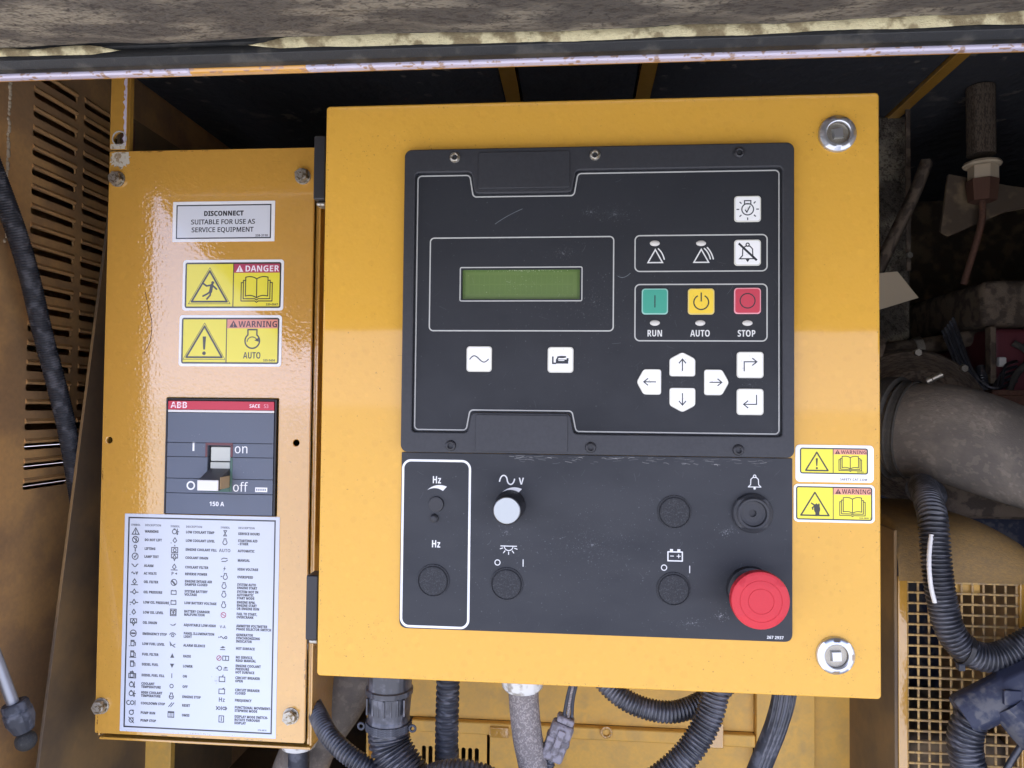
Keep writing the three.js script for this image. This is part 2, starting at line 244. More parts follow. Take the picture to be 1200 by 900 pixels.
// ---------------------------------------------------------------- generator housing: louvred side panel, roof with ribs, back, floor
const housing = thing('generator_housing', 'yellow sheet-metal generator housing with louvred side panel and foam-lined roof', 'housing', [0, -0.6, -0.4]);
{
  const X = -565, slotY = []; for (let i = 0; i <= 21; i++) slotY.push(321.6 - 20 * i);
  // side panel lies in the y-z plane: shape drawn in (s = -z, y), then turned
  const S = new THREE.Shape(); S.moveTo(-0.03, -0.6); S.lineTo(0.95, -0.6); S.lineTo(0.95, 0.42); S.lineTo(-0.03, 0.42); S.closePath();
  const cols = [[160, 226], [238, 304], [316, 382], [394, 460]];
  for (const y of slotY) for (const [a, b] of cols) S.holes.push(rr(a, y - 3.6, b, y + 3.2, 2.6, new THREE.Path()));
  const g = new THREE.ExtrudeGeometry(S, { depth: 0.002, bevelEnabled: false, curveSegments: 3 });
  g.rotateY(Math.PI / 2); g.translate(X * mm - 0.002, 0, 0);     // (s,y,depth) -> (x=depth, y, z=-s)
  const side = part(housing, 'side_panel', boxUV(toCreasedNormals(g, 0.5)), M.yellowWall);
  // on the inside a small rolled edge stands proud above each slot
  const lipS = new THREE.Shape(); lipS.moveTo(0, 0.0032); lipS.quadraticCurveTo(0.0018, 0.0034, 0.002, 0.0056); lipS.quadraticCurveTo(0.0014, 0.0070, 0, 0.0084); lipS.closePath();
  const lipG = boxUV(toCreasedNormals(new THREE.ExtrudeGeometry(lipS, { depth: 0.066, bevelEnabled: false, curveSegments: 4 }), 0.6));
  for (const y of slotY) for (const [a, b] of cols.slice(0, 2)) {
    part(side, 'louvre', lipG, M.yellowWall, [X * mm, y * mm, -b * mm]);
  }
  // bead of sealant down the fold of the side panel
  const bead = []; for (let y = 330; y > 140; y -= 4) { const b = new THREE.SphereGeometry(0.0014 + 0.0012 * rnd(), 6, 5); b.scale(0.6, 1.3, 1); b.translate(X * mm + 0.0003, (y + rnd() * 2) * mm, (-128 + rnd() * 2) * mm); bead.push(b); }
  { const cut = [420, -73.6, -74.3, -100.3, -101, -127, -127.7, -600], segs = []; for (let i = 0; i < 8; i += 2) segs.push(bx(-754, -750, cut[i + 1], cut[i], -950, 30, 0.0004)); segs.push(bx(-749.9, -567.2, -600, 420, 28, 30), bx(-749.9, -567.2, 416, 420, -949, 27.9), bx(-749.9, -567.2, -600, -598, -949, 27.9), bx(-749.9, -567.2, -597, 415, -950, -948)); part(housing, 'added_plenum', mergeGeometries(segs), M.yellowWall); }  // unseen closed box added to keep the slots dark, slit for light dashes
  part(side, 'sealant_bead', mergeGeometries(bead), M.tan);
  // slanting gusset sheet between the side panel and the breaker box
  const G = new THREE.Shape(); G.moveTo(0.0777, -0.53); G.lineTo(0.208, 0.30); G.lineTo(0.5, 0.30); G.lineTo(0.5, -0.53); G.closePath();
  const gg = ext(G, 0, 3, 0.5); gg.rotateY(Math.PI / 2); gg.translate(-0.503, 0, 0);
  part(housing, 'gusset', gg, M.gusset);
  // roof of foam pads between ribs
  const roof = part(housing, 'roof', bx(-580, 900, 396, 402, -950, 30), M.yellowDusty);
  for (const [a, b] of [[-560, -107], [-86, 60], [80, 407], [424, 890]]) part(roof, 'foam_pad', bx(a, b, 388, 396, -945, 20, 0.003), M.foamDark);
  for (const [a, b] of [[-106.5, -86.5], [60.5, 79.5], [407.5, 423.5]]) part(roof, 'rib', bx(a, b, 384, 396, -940, 10, 0.001), M.yellowOld);
  part(housing, 'back_panel', bx(-580, 900, -600, 396, -960, -950), M.foamBrown);
  part(housing, 'end_panel', bx(890, 900, -600, 396, -949, 30), M.foamDark);
  part(housing, 'foam_baffle', bx(300, 436, 60, 387, -520, -500, 0.004), M.foam);
  part(housing, 'floor', bx(-566, 890, -606, -600, -950, 30), M.gusset);
  // header over the opening with its rolled lower lip
  part(housing, 'header', bx(-640, 900, 234.5, 402, 31, 36), M.yellowOld);
  part(housing, 'header_lip', bx(-640, 900, 227, 234, 28, 37.6, 0.003, 5), M.lip);
  part(housing, 'added_front_panel', bx(470, 900, -600, 226, 20, 36), M.yellowOld);  // unseen panel, added to cut the light reaching the engine bay
  for (const [a, b] of [[-600, -292], [-206, 899]]) part(housing, 'sky_sheen_edge', bx(a, b, 226.6, 230.6, 31, 38.2, 0.0018, 3), M.wornSheen);  // lilac strips colour in the sky reflection along the lip
  part(housing, 'door_pillar', bx(-640, -503, -600, 226, 20, 36), M.yellowOld);
  // post above the breaker box, with a drilled hole
  const P = rr(-456, 227.5, -439, 390, 1.2); P.holes.push(circ(-446.2, 238.2, 6.2));
  const post = part(housing, 'post', mergeGeometries([ext(P, -123, -120, 0.6), bx(-442, -439, 227.5, 390, -131, -123.2, 0.0012)]), M.yellowOld);
  const ringG = new THREE.TorusGeometry(0.0068, 0.0007, 8, 32); part(post, 'hole_rim', ringG, M.fitting, [-0.4462, 0.2382, -0.1198]);
  part(post, 'backing_plate', bx(-455, -443, 229, 260, -140, -136), M.rust);
  { const e = [[-440.6, 389]]; for (let y = 388; y > 232; y -= 2.5) e.push([-441.2 - 3.2 * rnd() * rnd(), y]); e.push([-440.6, 231]); part(post, 'chip_glint_edge', ext(new THREE.Shape(e.map(([a, b]) => new THREE.Vector2(a * mm, b * mm)).concat([new THREE.Vector2(-0.4396, 0.231), new THREE.Vector2(-0.4396, 0.389)])), -120, -119.7, 0), M.wornSheen); }  // white paint chips, with the bright edge highlight painted in as colour
  { const e = []; for (let i = 0; i < 40; i++) { const a = i / 40 * 6.283, r = 0.75 + 0.5 * rnd(); e.push(new THREE.Vector2((-447.6 + 6.8 * r * Math.cos(a)) * mm, (229.8 + 6 * r * Math.sin(a)) * mm)); } const chip = new THREE.Shape(e.map((v) => { v.y = Math.max(v.y, 0.2278); v.x = Math.max(v.x, -0.4556); return v; })); chip.holes.push(circ(-446.2, 238.2, 6.3)); part(post, 'bare_patch', ext(rr(-455, 228, -440, 233, 1.2), -119.98, -119.82, 0.05), M.bare); }
}

// ---------------------------------------------------------------- raised door above the opening
{
  const d = thing('raised_door', 'raised top-hinged door with dusty foam lining and black rubber gasket', 'door', [0, 0.24, 0.05]);
  const tilt = (z, dy = 0) => 0.2385 - 0.34 * (z - 0.06) + dy;       // underside of the lining
  const nx = 260, nz = 90, x0 = -0.495, x1 = 0.78, z0 = 0.06, z1 = 0.49, pos = [], uv = [], idx = [];
  const samp = (a, u, v) => a[((((v * 512) | 0) % 512 + 512) % 512) * 512 + ((((u * 512) | 0) % 512 + 512) % 512)];
  for (let j = 0; j <= nz; j++) for (let i = 0; i <= nx; i++) {
    const t = j / nz, x = x0 + (x1 - x0) * i / nx, z = z0 + (z1 - z0) * t * t * 0.75 + (z1 - z0) * t * 0.25;
    const n = (samp(nBig, x * 0.9, z * 1.3) - 0.5) * 0.009 + (samp(nMid, x * 1.1, z * 2.1) - 0.5) * 0.004;
    pos.push(x, tilt(z, n + (j === 0 ? 0.004 : 0)), z); uv.push(x * 0.8, z);
  }
  for (let j = 0; j < nz; j++) for (let i = 0; i < nx; i++) { const a = j * (nx + 1) + i, b = a + nx + 1; idx.push(a, a + 1, b, a + 1, b + 1, b); }
  const g = new THREE.BufferGeometry(); g.setAttribute('position', new THREE.Float32BufferAttribute(pos, 3)); g.setAttribute('uv', new THREE.Float32BufferAttribute(uv, 2)); g.setIndex(idx); g.computeVertexNormals();
  part(d, 'foam_lining', g, M.foam);
  const sk = new THREE.Shape(); sk.moveTo(0.05, tilt(0.05) + 0.012); sk.lineTo(0.50, tilt(0.50) + 0.006); sk.lineTo(0.50, tilt(0.50) + 0.036); sk.lineTo(0.05, tilt(0.05) + 0.045); sk.closePath();
  const s = new THREE.ExtrudeGeometry(sk, { depth: 1.292, bevelEnabled: false }); s.rotateY(-Math.PI / 2); s.translate(0.79, 0, 0);
  part(d, 'door_skin', boxUV(toCreasedNormals(s, 0.5)), M.yellow);
  { const f = new THREE.Shape(); f.moveTo(0.05, tilt(0.05) - 0.022); f.lineTo(0.50, tilt(0.50) - 0.022); f.lineTo(0.50, tilt(0.50) + 0.036); f.lineTo(0.05, tilt(0.05) + 0.045); f.closePath(); for (const x of [-0.5025, 0.7905]) { const q = new THREE.ExtrudeGeometry(f, { depth: 0.003, bevelEnabled: false }); q.rotateY(-Math.PI / 2); q.translate(x + 0.003, 0, 0); part(d, 'side_flange', boxUV(toCreasedNormals(q, 0.5)), M.yellow); } }
  // torn cream edge of the lining, in two lengths
  const strip = (xa, xb, sd) => {
    const n = Math.round((xb - xa) / 0.0016), p = [], u = [], id = [], K = 6;
    for (let i = 0; i <= n; i++) {
      const x = xa + (xb - xa) * i / n, e = Math.min(1, Math.min(i, n - i) / 14);
      const a = (samp(nBig, x * 1.1, sd) - 0.5) * 0.014 + (samp(nMid, x * 1.9, sd + 0.3) - 0.5) * 0.007, b = (samp(nBig, x * 0.8, sd + 0.5) - 0.5) * 0.006 + (samp(nMid, x * 1.3, sd) - 0.5) * 0.003;
      for (let k = 0; k <= K; k++) {
        const t = k / K, lo = 0.2312 + b * 0.8, hi = Math.max(lo + 0.0008, 0.2396 + a * 1.1), y = lo + (hi - lo) * (0.5 + (t - 0.5) * e);
        p.push(x, y, 0.0600 + 0.0008 * Math.sin(t * Math.PI) * e + 0.0008 * (samp(nSpeck, x * 4, t * 0.05 + sd) - 0.5)); u.push(x, y);
      }
    }
    for (let i = 0; i < n; i++) for (let k = 0; k < K; k++) { const a = i * (K + 1) + k, b = a + K + 1; id.push(a, b, a + 1, b, b + 1, a + 1); }
    const q = new THREE.BufferGeometry(); q.setAttribute('position', new THREE.Float32BufferAttribute(p, 3)); q.setAttribute('uv', new THREE.Float32BufferAttribute(u, 2)); q.setIndex(id); q.computeVertexNormals(); return q;
  };
  part(d, 'torn_foam_edge', strip(-0.238, 0.62, 0.13), M.foamCream);
  part(d, 'torn_foam_edge', strip(-0.455, -0.33, 0.71), M.foamCream);
  const gs = new THREE.Shape(); gs.moveTo(0.040, 0.2285); gs.quadraticCurveTo(0.051, 0.2240, 0.0565, 0.2295); gs.quadraticCurveTo(0.059, 0.2335, 0.055, 0.2365); gs.lineTo(0.058, 0.2375); gs.lineTo(0.058, 0.243); gs.lineTo(0.040, 0.243); gs.closePath();
  const gk = new THREE.ExtrudeGeometry(gs, { depth: 1.26, bevelEnabled: false, curveSegments: 10, steps: 1 }); gk.rotateY(-Math.PI / 2); gk.translate(0.785, 0, 0);
  part(d, 'gasket', boxUV(toCreasedNormals(gk, 0.7)), M.rubber);
}

// ================================================================ BREAKER BOX
const bbox = thing('breaker_box', 'yellow breaker box with grey toggle breaker, hazard labels and symbol chart', 'breaker box', [-0.355, -0.324, -0.2]);
{
  const C = rr(-456, -320.5, -255, 226, 1.5);
  C.holes.push(rr(-393, -116, -285.2, -7.6, 0.6, new THREE.Path()), circ(-448.7, -48.2, 3.0), circ(-267.8, -48.1, 3.0));
  const coverTex = printTex(201, 546.5, 3.6, (x, a, b) => { paintSkin(x, a, b, srgb(204, 154, 68), [[10, 440, 14, 90, 120], [190, 420, 14, 100, 90], [100, 540, 100, 8, 140], [16, 14, 16, 12, 60], [14, 250, 16, 60, 40], [190, 270, 10, 60, 40]]);
    x.strokeStyle = 'rgba(96,66,36,0.75)'; for (const [u, v, l] of [[2, 520, 30], [60, 545.4, 40], [130, 545.2, 30], [1, 300, 12], [199.6, 470, 26], [70, 1, 30], [30, 0.8, 22]]) { x.lineWidth = 0.5; for (let i = 0; i < 9; i++) { const q = rnd() * l, w = rnd() * 4, vert = u < 3 || u > 198; x.beginPath(); vert ? (x.moveTo(u + rnd(), v + q), x.lineTo(u + rnd(), v + q + w)) : (x.moveTo(u + q, v + rnd() * 0.6), x.lineTo(u + q + w, v + rnd() * 0.6)); x.stroke(); } } });
  part(bbox, 'cover', fitUV(ext(C, -123, -120, 0.7, false), -456, -320.5, -255, 226), std({ map: coverTex, roughness: 0.07, ior: 1.85, clearcoat: 1, clearcoatRoughness: 0.03, bumpMap: peelOn(201, 546.5), bumpScale: 0.00011 }));
  part(bbox, 'box_body', mergeGeometries([bx(-455, -453, -324, 225, -260, -123.2), bx(-252, -249.8, -324.5, 224, -260, -124), bx(-452.9, -252.1, 223, 225, -260, -123.2), bx(-452.9, -249.9, -327, -324.6, -260, -122), bx(-452.9, -252.1, -324, 223, -262, -260), bx(-255, -252.1, -324, 222.9, -128, -125.5)]), M.yellowOld);
  { const e = []; for (let i = 0; i < 46; i++) { const a = i / 46 * 6.283, r = 0.8 + 0.4 * rnd(); e.push(new THREE.Vector2(Math.max(-455.2, -445 + 10 * r * Math.cos(a)) * mm, Math.min(225, 219 + 9 * r * Math.sin(a)) * mm)); } part(bbox, 'bare_patch', ext(new THREE.Shape(e), -119.98, -119.8, 0), M.bare); }
  // bolts: hex head with washer
  const hex = new THREE.CylinderGeometry(0.0062, 0.0062, 0.005, 6); hex.rotateX(Math.PI / 2); hex.translate(0, 0, 0.0042);
  const washer = lathe([[0, 1.6], [6.9, 1.6], [7.4, 1.2], [7.4, 0]], 28);
  const dome = lathe([[0, 7.4], [4.4, 7.2], [5.2, 6.6]], 20);
  const boltG = mergeGeometries([toCreasedNormals(hex, 0.3), washer, dome].map((q) => boxUV(q)));
  for (const [x, y, r] of [[-446.8, 199.1, 0.3], [-265.9, 198.6, 0.1], [-449.6, -294.9, 0.6], [-267.9, -296, 0.9]]) part(bbox, 'bolt', boltG, M.zinc, [x * mm, y * mm, -0.12], [0, 0, r]);
  part(bbox, 'hair_scratch', sweep([[-417, 92, -119.95], [-413.5, 78, -119.95], [-409.5, 62, -119.95], [-411, 45, -119.95], [-416, 34, -119.95]], 0.28, { radial: 6 }), M.rust);
  // ---- circuit breaker
  const X0 = -392.3, X1 = -285.9, Y0 = -115.4, Y1 = -8.2, w = X1 - X0, h = Y1 - Y0;
  const tex = printTex(w, h, 9, (x) => {
    x.fillStyle = `rgb(${M.breakerGrey.map((v) => Math.round(v * 255))})`; x.fillRect(0, 0, w, h);
    speckle(x, w / 2, h / 2, w * 0.7, h * 0.7, 260, 0.25); x.fillStyle = '#f2f2f0';
    x.fillRect(26.6, 40.5, 1.9, 8.2); text(x, 'on', 73.5, 45.8, 11.6, { bold: false }); text(x, 'off', 73, 81, 11.6, { bold: false });
    x.strokeStyle = '#f2f2f0'; x.lineWidth = 1.5; ring(x, 25.8, 80.6, 3.4); x.stroke();
    text(x, '150 A', 51, 97, 5.6); x.fillRect(87.5, 81.2, 11.5, 4.2);
    x.fillStyle = '#8a8f98'; for (let i = 0; i < 5; i++) x.fillRect(88.4 + i * 2, 82.3, 1.3, 2);
    scuffs(x, w, h, 18, 0.3, 3);
  });
  const faceM = printed(tex, { roughness: 0.5 });
  const cb = part(bbox, 'circuit_breaker', mergeGeometries([bx(X0, X1, Y0, Y1, -190, -121.8), bx(X0, X0 + 1.6, Y0, Y1, -121.7, -117.5, 0.0004), bx(X1 - 1.8, X1, Y0, Y1, -121.7, -117.5, 0.0004), bx(X0 + 1.7, X1 - 1.9, Y1 - 1.4, Y1, -121.7, -117.5, 0.0004)]), M.black);
  const fx0 = X0 + 2.2, fx1 = X1 - 2.4, wx0 = -351, wx1 = -329.2, wy0 = -87, wy1 = -51.4;
  const face = (pts) => part(cb, 'face_panel', fitUV(ext(new THREE.Shape(pts.map(([a, b]) => new THREE.Vector2(a * mm, b * mm))), -121.6, -117.4, 0, false), X0, Y0, X1, Y1), faceM);
  face([[fx0, -49], [fx1, -49], [fx1, -21.5], [fx0, -21.5]]);
  face([[fx0, -62], [wx0, -62], [wx0, wy1], [wx1, wy1], [wx1, -62], [fx1, -62], [fx1, -49.6], [fx0, -49.6]]);
  face([[fx0, -82], [wx0, -82], [wx0, -62.6], [fx0, -62.6]]); face([[wx1, -82], [fx1, -82], [fx1, -62.6], [wx1, -62.6]]);
  face([[fx0, -95.6], [fx1, -95.6], [fx1, -82.6], [wx1, -82.6], [wx1, wy0], [wx0, wy0], [wx0, -82.6], [fx0, -82.6]]);
  face([[fx0, -115], [fx1, -115], [fx1, -96.2], [fx0, -96.2]]);
  const rt = printTex(fx1 - fx0, 8, 12, (x, a) => {
    x.fillStyle = '#c8384c'; x.fillRect(0, 0, a, 8); x.fillStyle = '#f6e6ea';
    text(x, 'ABB', 10.6, 3.7, 8, { sx: 1.05 }); x.fillStyle = '#c8384c'; x.fillRect(1, 3.55, 18, 0.35); x.fillRect(10.3 - 4.1, 0, 0.3, 8); x.fillRect(10.3 + 1.5, 0, 0.3, 8);
    text(x, 'SACE', 83.5, 4.1, 4.4, { color: '#f6e6ea' }); text(x, 'S3', 94.3, 4.1, 4.4, { bold: false, color: '#eeb4bf' });
  });
  part(cb, 'red_strip', fitUV(ext(rr(fx0, -18.6, fx1, -10.6, 0.3), -121.6, -117.1, 0.3, false), fx0, -18.6, fx1, -10.6), printed(rt, { roughness: 0.45 }));
  part(cb, 'white_strip', bx(fx0, fx1, -21, -18.9, -121.6, -117.1, 0.0003), M.white);
  // toggle slot: coloured rims, pale slide and the handle thrown down to off
  const colour = (r, g, b) => std({ color: new THREE.Color().setRGB(r, g, b), roughness: 0.5 });
  part(cb, 'red_rim', mergeGeometries([bx(wx0 - 2.2, wx1 + 2.4, wy1 + 0.2, wy1 + 2.4, -118.2, -117.0, 0.0003), bx(wx1 + 0.2, wx1 + 2.4, -62, wy1 + 0.1, -118.2, -117.0, 0.0003), bx(wx0 - 2.2, wx0 - 0.2, -62, wy1 + 0.1, -118.2, -117.0, 0.0003)]), colour(0.16, 0.06, 0.065));
  part(cb, 'green_rim', mergeGeometries([bx(wx1 + 0.2, wx1 + 2.4, -94, -62.4, -118.2, -117.0, 0.0003), bx(wx0 - 2.2, wx1 + 0.1, -94, wy0 - 0.2, -118.2, -117.0, 0.0003)]), colour(0.07, 0.15, 0.115));
  part(cb, 'toggle_slide', mergeGeometries([bx(wx0 + 2, wx1 - 1, -66, -53, -121.5, -119.6, 0.0006), bx(wx0 + 2, wx1 - 1, -86, -67, -121.5, -119, 0.0006)]), std({ color: new THREE.Color().setRGB(0.62, 0.64, 0.56), roughness: 0.5 }));
  const hs = new THREE.Shape(); // handle profile in (z, y)
  hs.moveTo(-0.121, -0.0725); hs.lineTo(-0.098, -0.0815); hs.lineTo(-0.098, -0.0905); hs.lineTo(-0.121, -0.0865); hs.closePath();
  const hg = new THREE.ExtrudeGeometry(hs, { depth: 0.0185, bevelEnabled: true, bevelThickness: 0.0006, bevelSize: 0.0006, bevelSegments: 2 }); hg.rotateY(-Math.PI / 2); hg.translate(-0.3302, 0, 0);
  part(cb, 'toggle_handle', boxUV(toCreasedNormals(hg, 0.5)), std({ color: new THREE.Color().setRGB(0.075, 0.078, 0.085), roughness: 0.5 }));
  part(cb, 'toggle_tip', bx(-349.4, -329.7, -90.8, -81.3, -97.6, -96.0, 0.0008), M.white);
  part(cb, 'toggle_side_label', bx(-329.5, -329.1, -89.8, -79, -117, -99, 0.0001), std({ color: new THREE.Color().setRGB(0.55, 0.42, 0.25), roughness: 0.6 }));
  // ---- stickers
  const sticker = (name, x0, y0, x1, y1, r, tex, lab, o = {}) => { const m = part(bbox, name, fitUV(ext(rr(x0, y0, x1, y1, r), -119.96, -119.6, 0.06, false), x0, y0, x1, y1), printed(tex, { roughness: 0.35, clearcoat: 0.6, clearcoatRoughness: 0.08, ...o })); m.userData.label = lab; return m; };
  sticker('notice_label', -391.2, 138.5, -292, 176.5, 0.6, printTex(99, 38, 10, (x, a, b) => {
    x.fillStyle = '#f0f1f0'; x.fillRect(0, 0, a, b); x.fillStyle = '#d9dde2'; x.fillRect(4, 3.8, a - 8, b - 7.4); x.strokeStyle = '#23272e'; x.lineWidth = 1.1; x.lineJoin = 'miter'; x.strokeRect(4, 3.6, a - 8, b - 7);
    x.fillStyle = '#1d2024'; text(x, 'DISCONNECT', 49.5, 11.3, 6, { sx: 1.02, heavy: 1 }); text(x, 'SUITABLE FOR USE AS', 49, 19.2, 6, { bold: false, sx: 1.06, heavy: 0.9 }); text(x, 'SERVICE EQUIPMENT', 48.6, 26.6, 6, { bold: false, sx: 1.06, heavy: 0.9 }); text(x, '338-3110', 86.5, 32.4, 2.9);
    scuffs(x, a, b, 14, 0.5, 4);
  }), 'white notice reading DISCONNECT');
  sticker('danger_label', -380, 73.8, -282.4, 121.4, 3, printTex(98, 48, 10, (x, a, b) => safety(x, a, b, 3.2, 'DANGER', '#b23a56', '#f4eaf0', 'fall', 'book', '339-0047', 0.565)), 'yellow DANGER label with open book');
  sticker('warning_label', -382.3, 21.8, -283.3, 69.6, 3, printTex(99, 48, 10, (x, a, b) => safety(x, a, b, 3.2, 'WARNING', '#dd8f78', '#3a1620', 'excl', 'engine', '335-9494', 0.525)), 'yellow WARNING label with engine symbol and AUTO');
  sticker('symbol_chart', -431.2, -317.2, -281.8, -116.4, 0.6, printTex(150, 200, 10, chart), 'white chart of machine symbols and their descriptions');
}
function safety(x, w, h, m, word, hc, tc, left, right, pn, split, thin = 1) {
  x.fillStyle = '#eef0ee'; x.fillRect(0, 0, w, h); const k = '#24261c', s = w * (split - 0.06);
  x.fillStyle = '#e9dd34'; rbox(x, m, m, w - m, h - m, 1.4); x.fill();
  x.fillStyle = hc; x.fillRect(s, m, w - m - s, h * 0.19); x.strokeStyle = k; x.lineWidth = 1.5 * thin; rbox(x, m, m, w - m, h - m, 1.4); x.stroke();
  x.lineWidth = 0.9 * thin; poly(x, [[s, m], [s, h - m]], false); x.stroke();
  const hw = w - m - s, hy = m + h * 0.105, u = h * 0.068;
  x.fillStyle = tc; poly(x, [[s + hw * 0.05, hy + u], [s + hw * 0.13, hy - u], [s + hw * 0.21, hy + u]]); x.fill();
  x.fillStyle = hc; x.fillRect(s + hw * 0.122, hy - u * 0.35, hw * 0.016, u * 0.75); x.fillRect(s + hw * 0.122, hy + u * 0.55, hw * 0.016, u * 0.25);
  text(x, word, s + hw * 0.605, hy, h * 0.165, { color: tc, sx: hw * 0.71 / (word.length * h * 0.165 * 0.655) });
  const cx = m + (s - m) / 2, R = h * 0.40, cy = h * 0.585, tri = (q) => [[cx, cy - R * q * 1.02], [cx + R * q * 1.0, cy + R * q * 0.66], [cx - R * q * 1.0, cy + R * q * 0.66]];
  x.strokeStyle = k; if (thin > 0.8) { x.lineWidth = 0.45; poly(x, tri(1.06)); x.stroke(); } x.lineWidth = 1.7 * thin; poly(x, tri(0.9)); x.stroke();
  x.fillStyle = k;
  if (left === 'excl') { poly(x, [[cx - R * 0.085, cy - R * 0.42], [cx + R * 0.085, cy - R * 0.42], [cx + R * 0.045, cy + R * 0.22], [cx - R * 0.045, cy + R * 0.22]]); x.fill(); ring(x, cx, cy + R * 0.4, R * 0.09); x.fill(); }
  else if (left === 'fall') { const q = (a, b) => [cx + a * R, cy + b * R]; ring(x, ...q(0.16, -0.34), R * 0.075); x.fill();
    x.lineWidth = R * 0.16; poly(x, [q(0.12, -0.22), q(0.06, 0.1)], false); x.stroke(); x.lineWidth = R * 0.085;
    poly(x, [q(0.1, -0.22), q(-0.15, -0.18), q(-0.32, -0.3)], false); x.stroke(); poly(x, [q(0.14, -0.22), q(0.36, -0.02)], false); x.stroke();
    poly(x, [q(0.05, 0.1), q(-0.12, 0.22), q(-0.32, 0.32)], false); x.stroke(); poly(x, [q(0.06, 0.1), q(0.04, 0.28), q(-0.12, 0.46)], false); x.stroke(); }
  else { const q = (a, b) => [cx + a * R, cy + b * R]; x.beginPath(); x.ellipse(...q(0.14, 0.18), R * 0.2, R * 0.28, 0, 0, 6.3); x.fill(); x.fillRect(cx + R * 0.03, cy + R * 0.3, R * 0.26, R * 0.26);
    x.lineWidth = R * 0.09; poly(x, [q(-0.22, -0.2), q(-0.06, -0.1), q(-0.04, 0.02), q(-0.16, 0.08), q(-0.14, 0.2)], false); x.stroke(); for (let i = 0; i < 4; i++) { poly(x, [q(0.02 + i * 0.08, 0), q(0.02 + i * 0.08, -0.1 - 0.05 * (i % 2))], false); x.stroke(); } }
  const bx0 = s + hw / 2, by = h * 0.565, bw = Math.min(hw * 0.33, h * 0.42), bh = h * 0.44;
  x.strokeStyle = k; x.lineWidth = 0.95 * thin;
  if (right === 'book') {
    const page = (sg) => { x.beginPath(); x.moveTo(bx0, by - bh * 0.42); x.quadraticCurveTo(bx0 + sg * bw * 0.3, by - bh * 0.58, bx0 + sg * bw * 0.72, by - bh * 0.5); x.lineTo(bx0 + sg * bw * 0.72, by + bh * 0.34); x.quadraticCurveTo(bx0 + sg * bw * 0.3, by + bh * 0.26, bx0, by + bh * 0.42); x.stroke(); };
    page(1); page(-1); poly(x, [[bx0, by - bh * 0.42], [bx0, by + bh * 0.42]], false); x.stroke();
    for (const [a, b, c] of [[0.86, -0.36, 0.46], [1.0, -0.26, 0.56]]) { poly(x, [[bx0 - bw * (a - 0.1), by + bh * b], [bx0 - bw * a, by + bh * b], [bx0 - bw * a, by + bh * c], [bx0 - bw * 0.1, by + bh * c], [bx0, by + bh * (c + 0.06)], [bx0 + bw * 0.1, by + bh * c], [bx0 + bw * a, by + bh * c], [bx0 + bw * a, by + bh * b], [bx0 + bw * (a - 0.1), by + bh * b]], false); x.stroke(); }
  } else {
    x.lineWidth = 1.35; const r = h * 0.145, ey = h * 0.5; x.beginPath(); x.arc(bx0, ey, r, -Math.PI * 0.29, Math.PI * 1.29); x.lineTo(bx0 - r * 0.62, ey - r * 1.5); x.lineTo(bx0 + r * 0.62, ey - r * 1.5); x.closePath(); x.stroke();
    x.lineWidth = 0.9; x.beginPath(); x.arc(bx0, ey + r * 0.2, r * 0.72, Math.PI * 1.05, Math.PI * 1.85); x.stroke(); x.fillStyle = k; poly(x, [[bx0 + r * 0.9, ey + r * 0.12], [bx0 + r * 0.28, ey - r * 0.05], [bx0 + r * 0.85, ey - r * 0.42]]); x.fill();
    text(x, 'AUTO', bx0, h * 0.78, h * 0.17, { color: k, sx: 0.78 });
  }
  text(x, pn, w - m - hw * 0.17, h - m - h * 0.055, h * 0.058, { color: k });
}
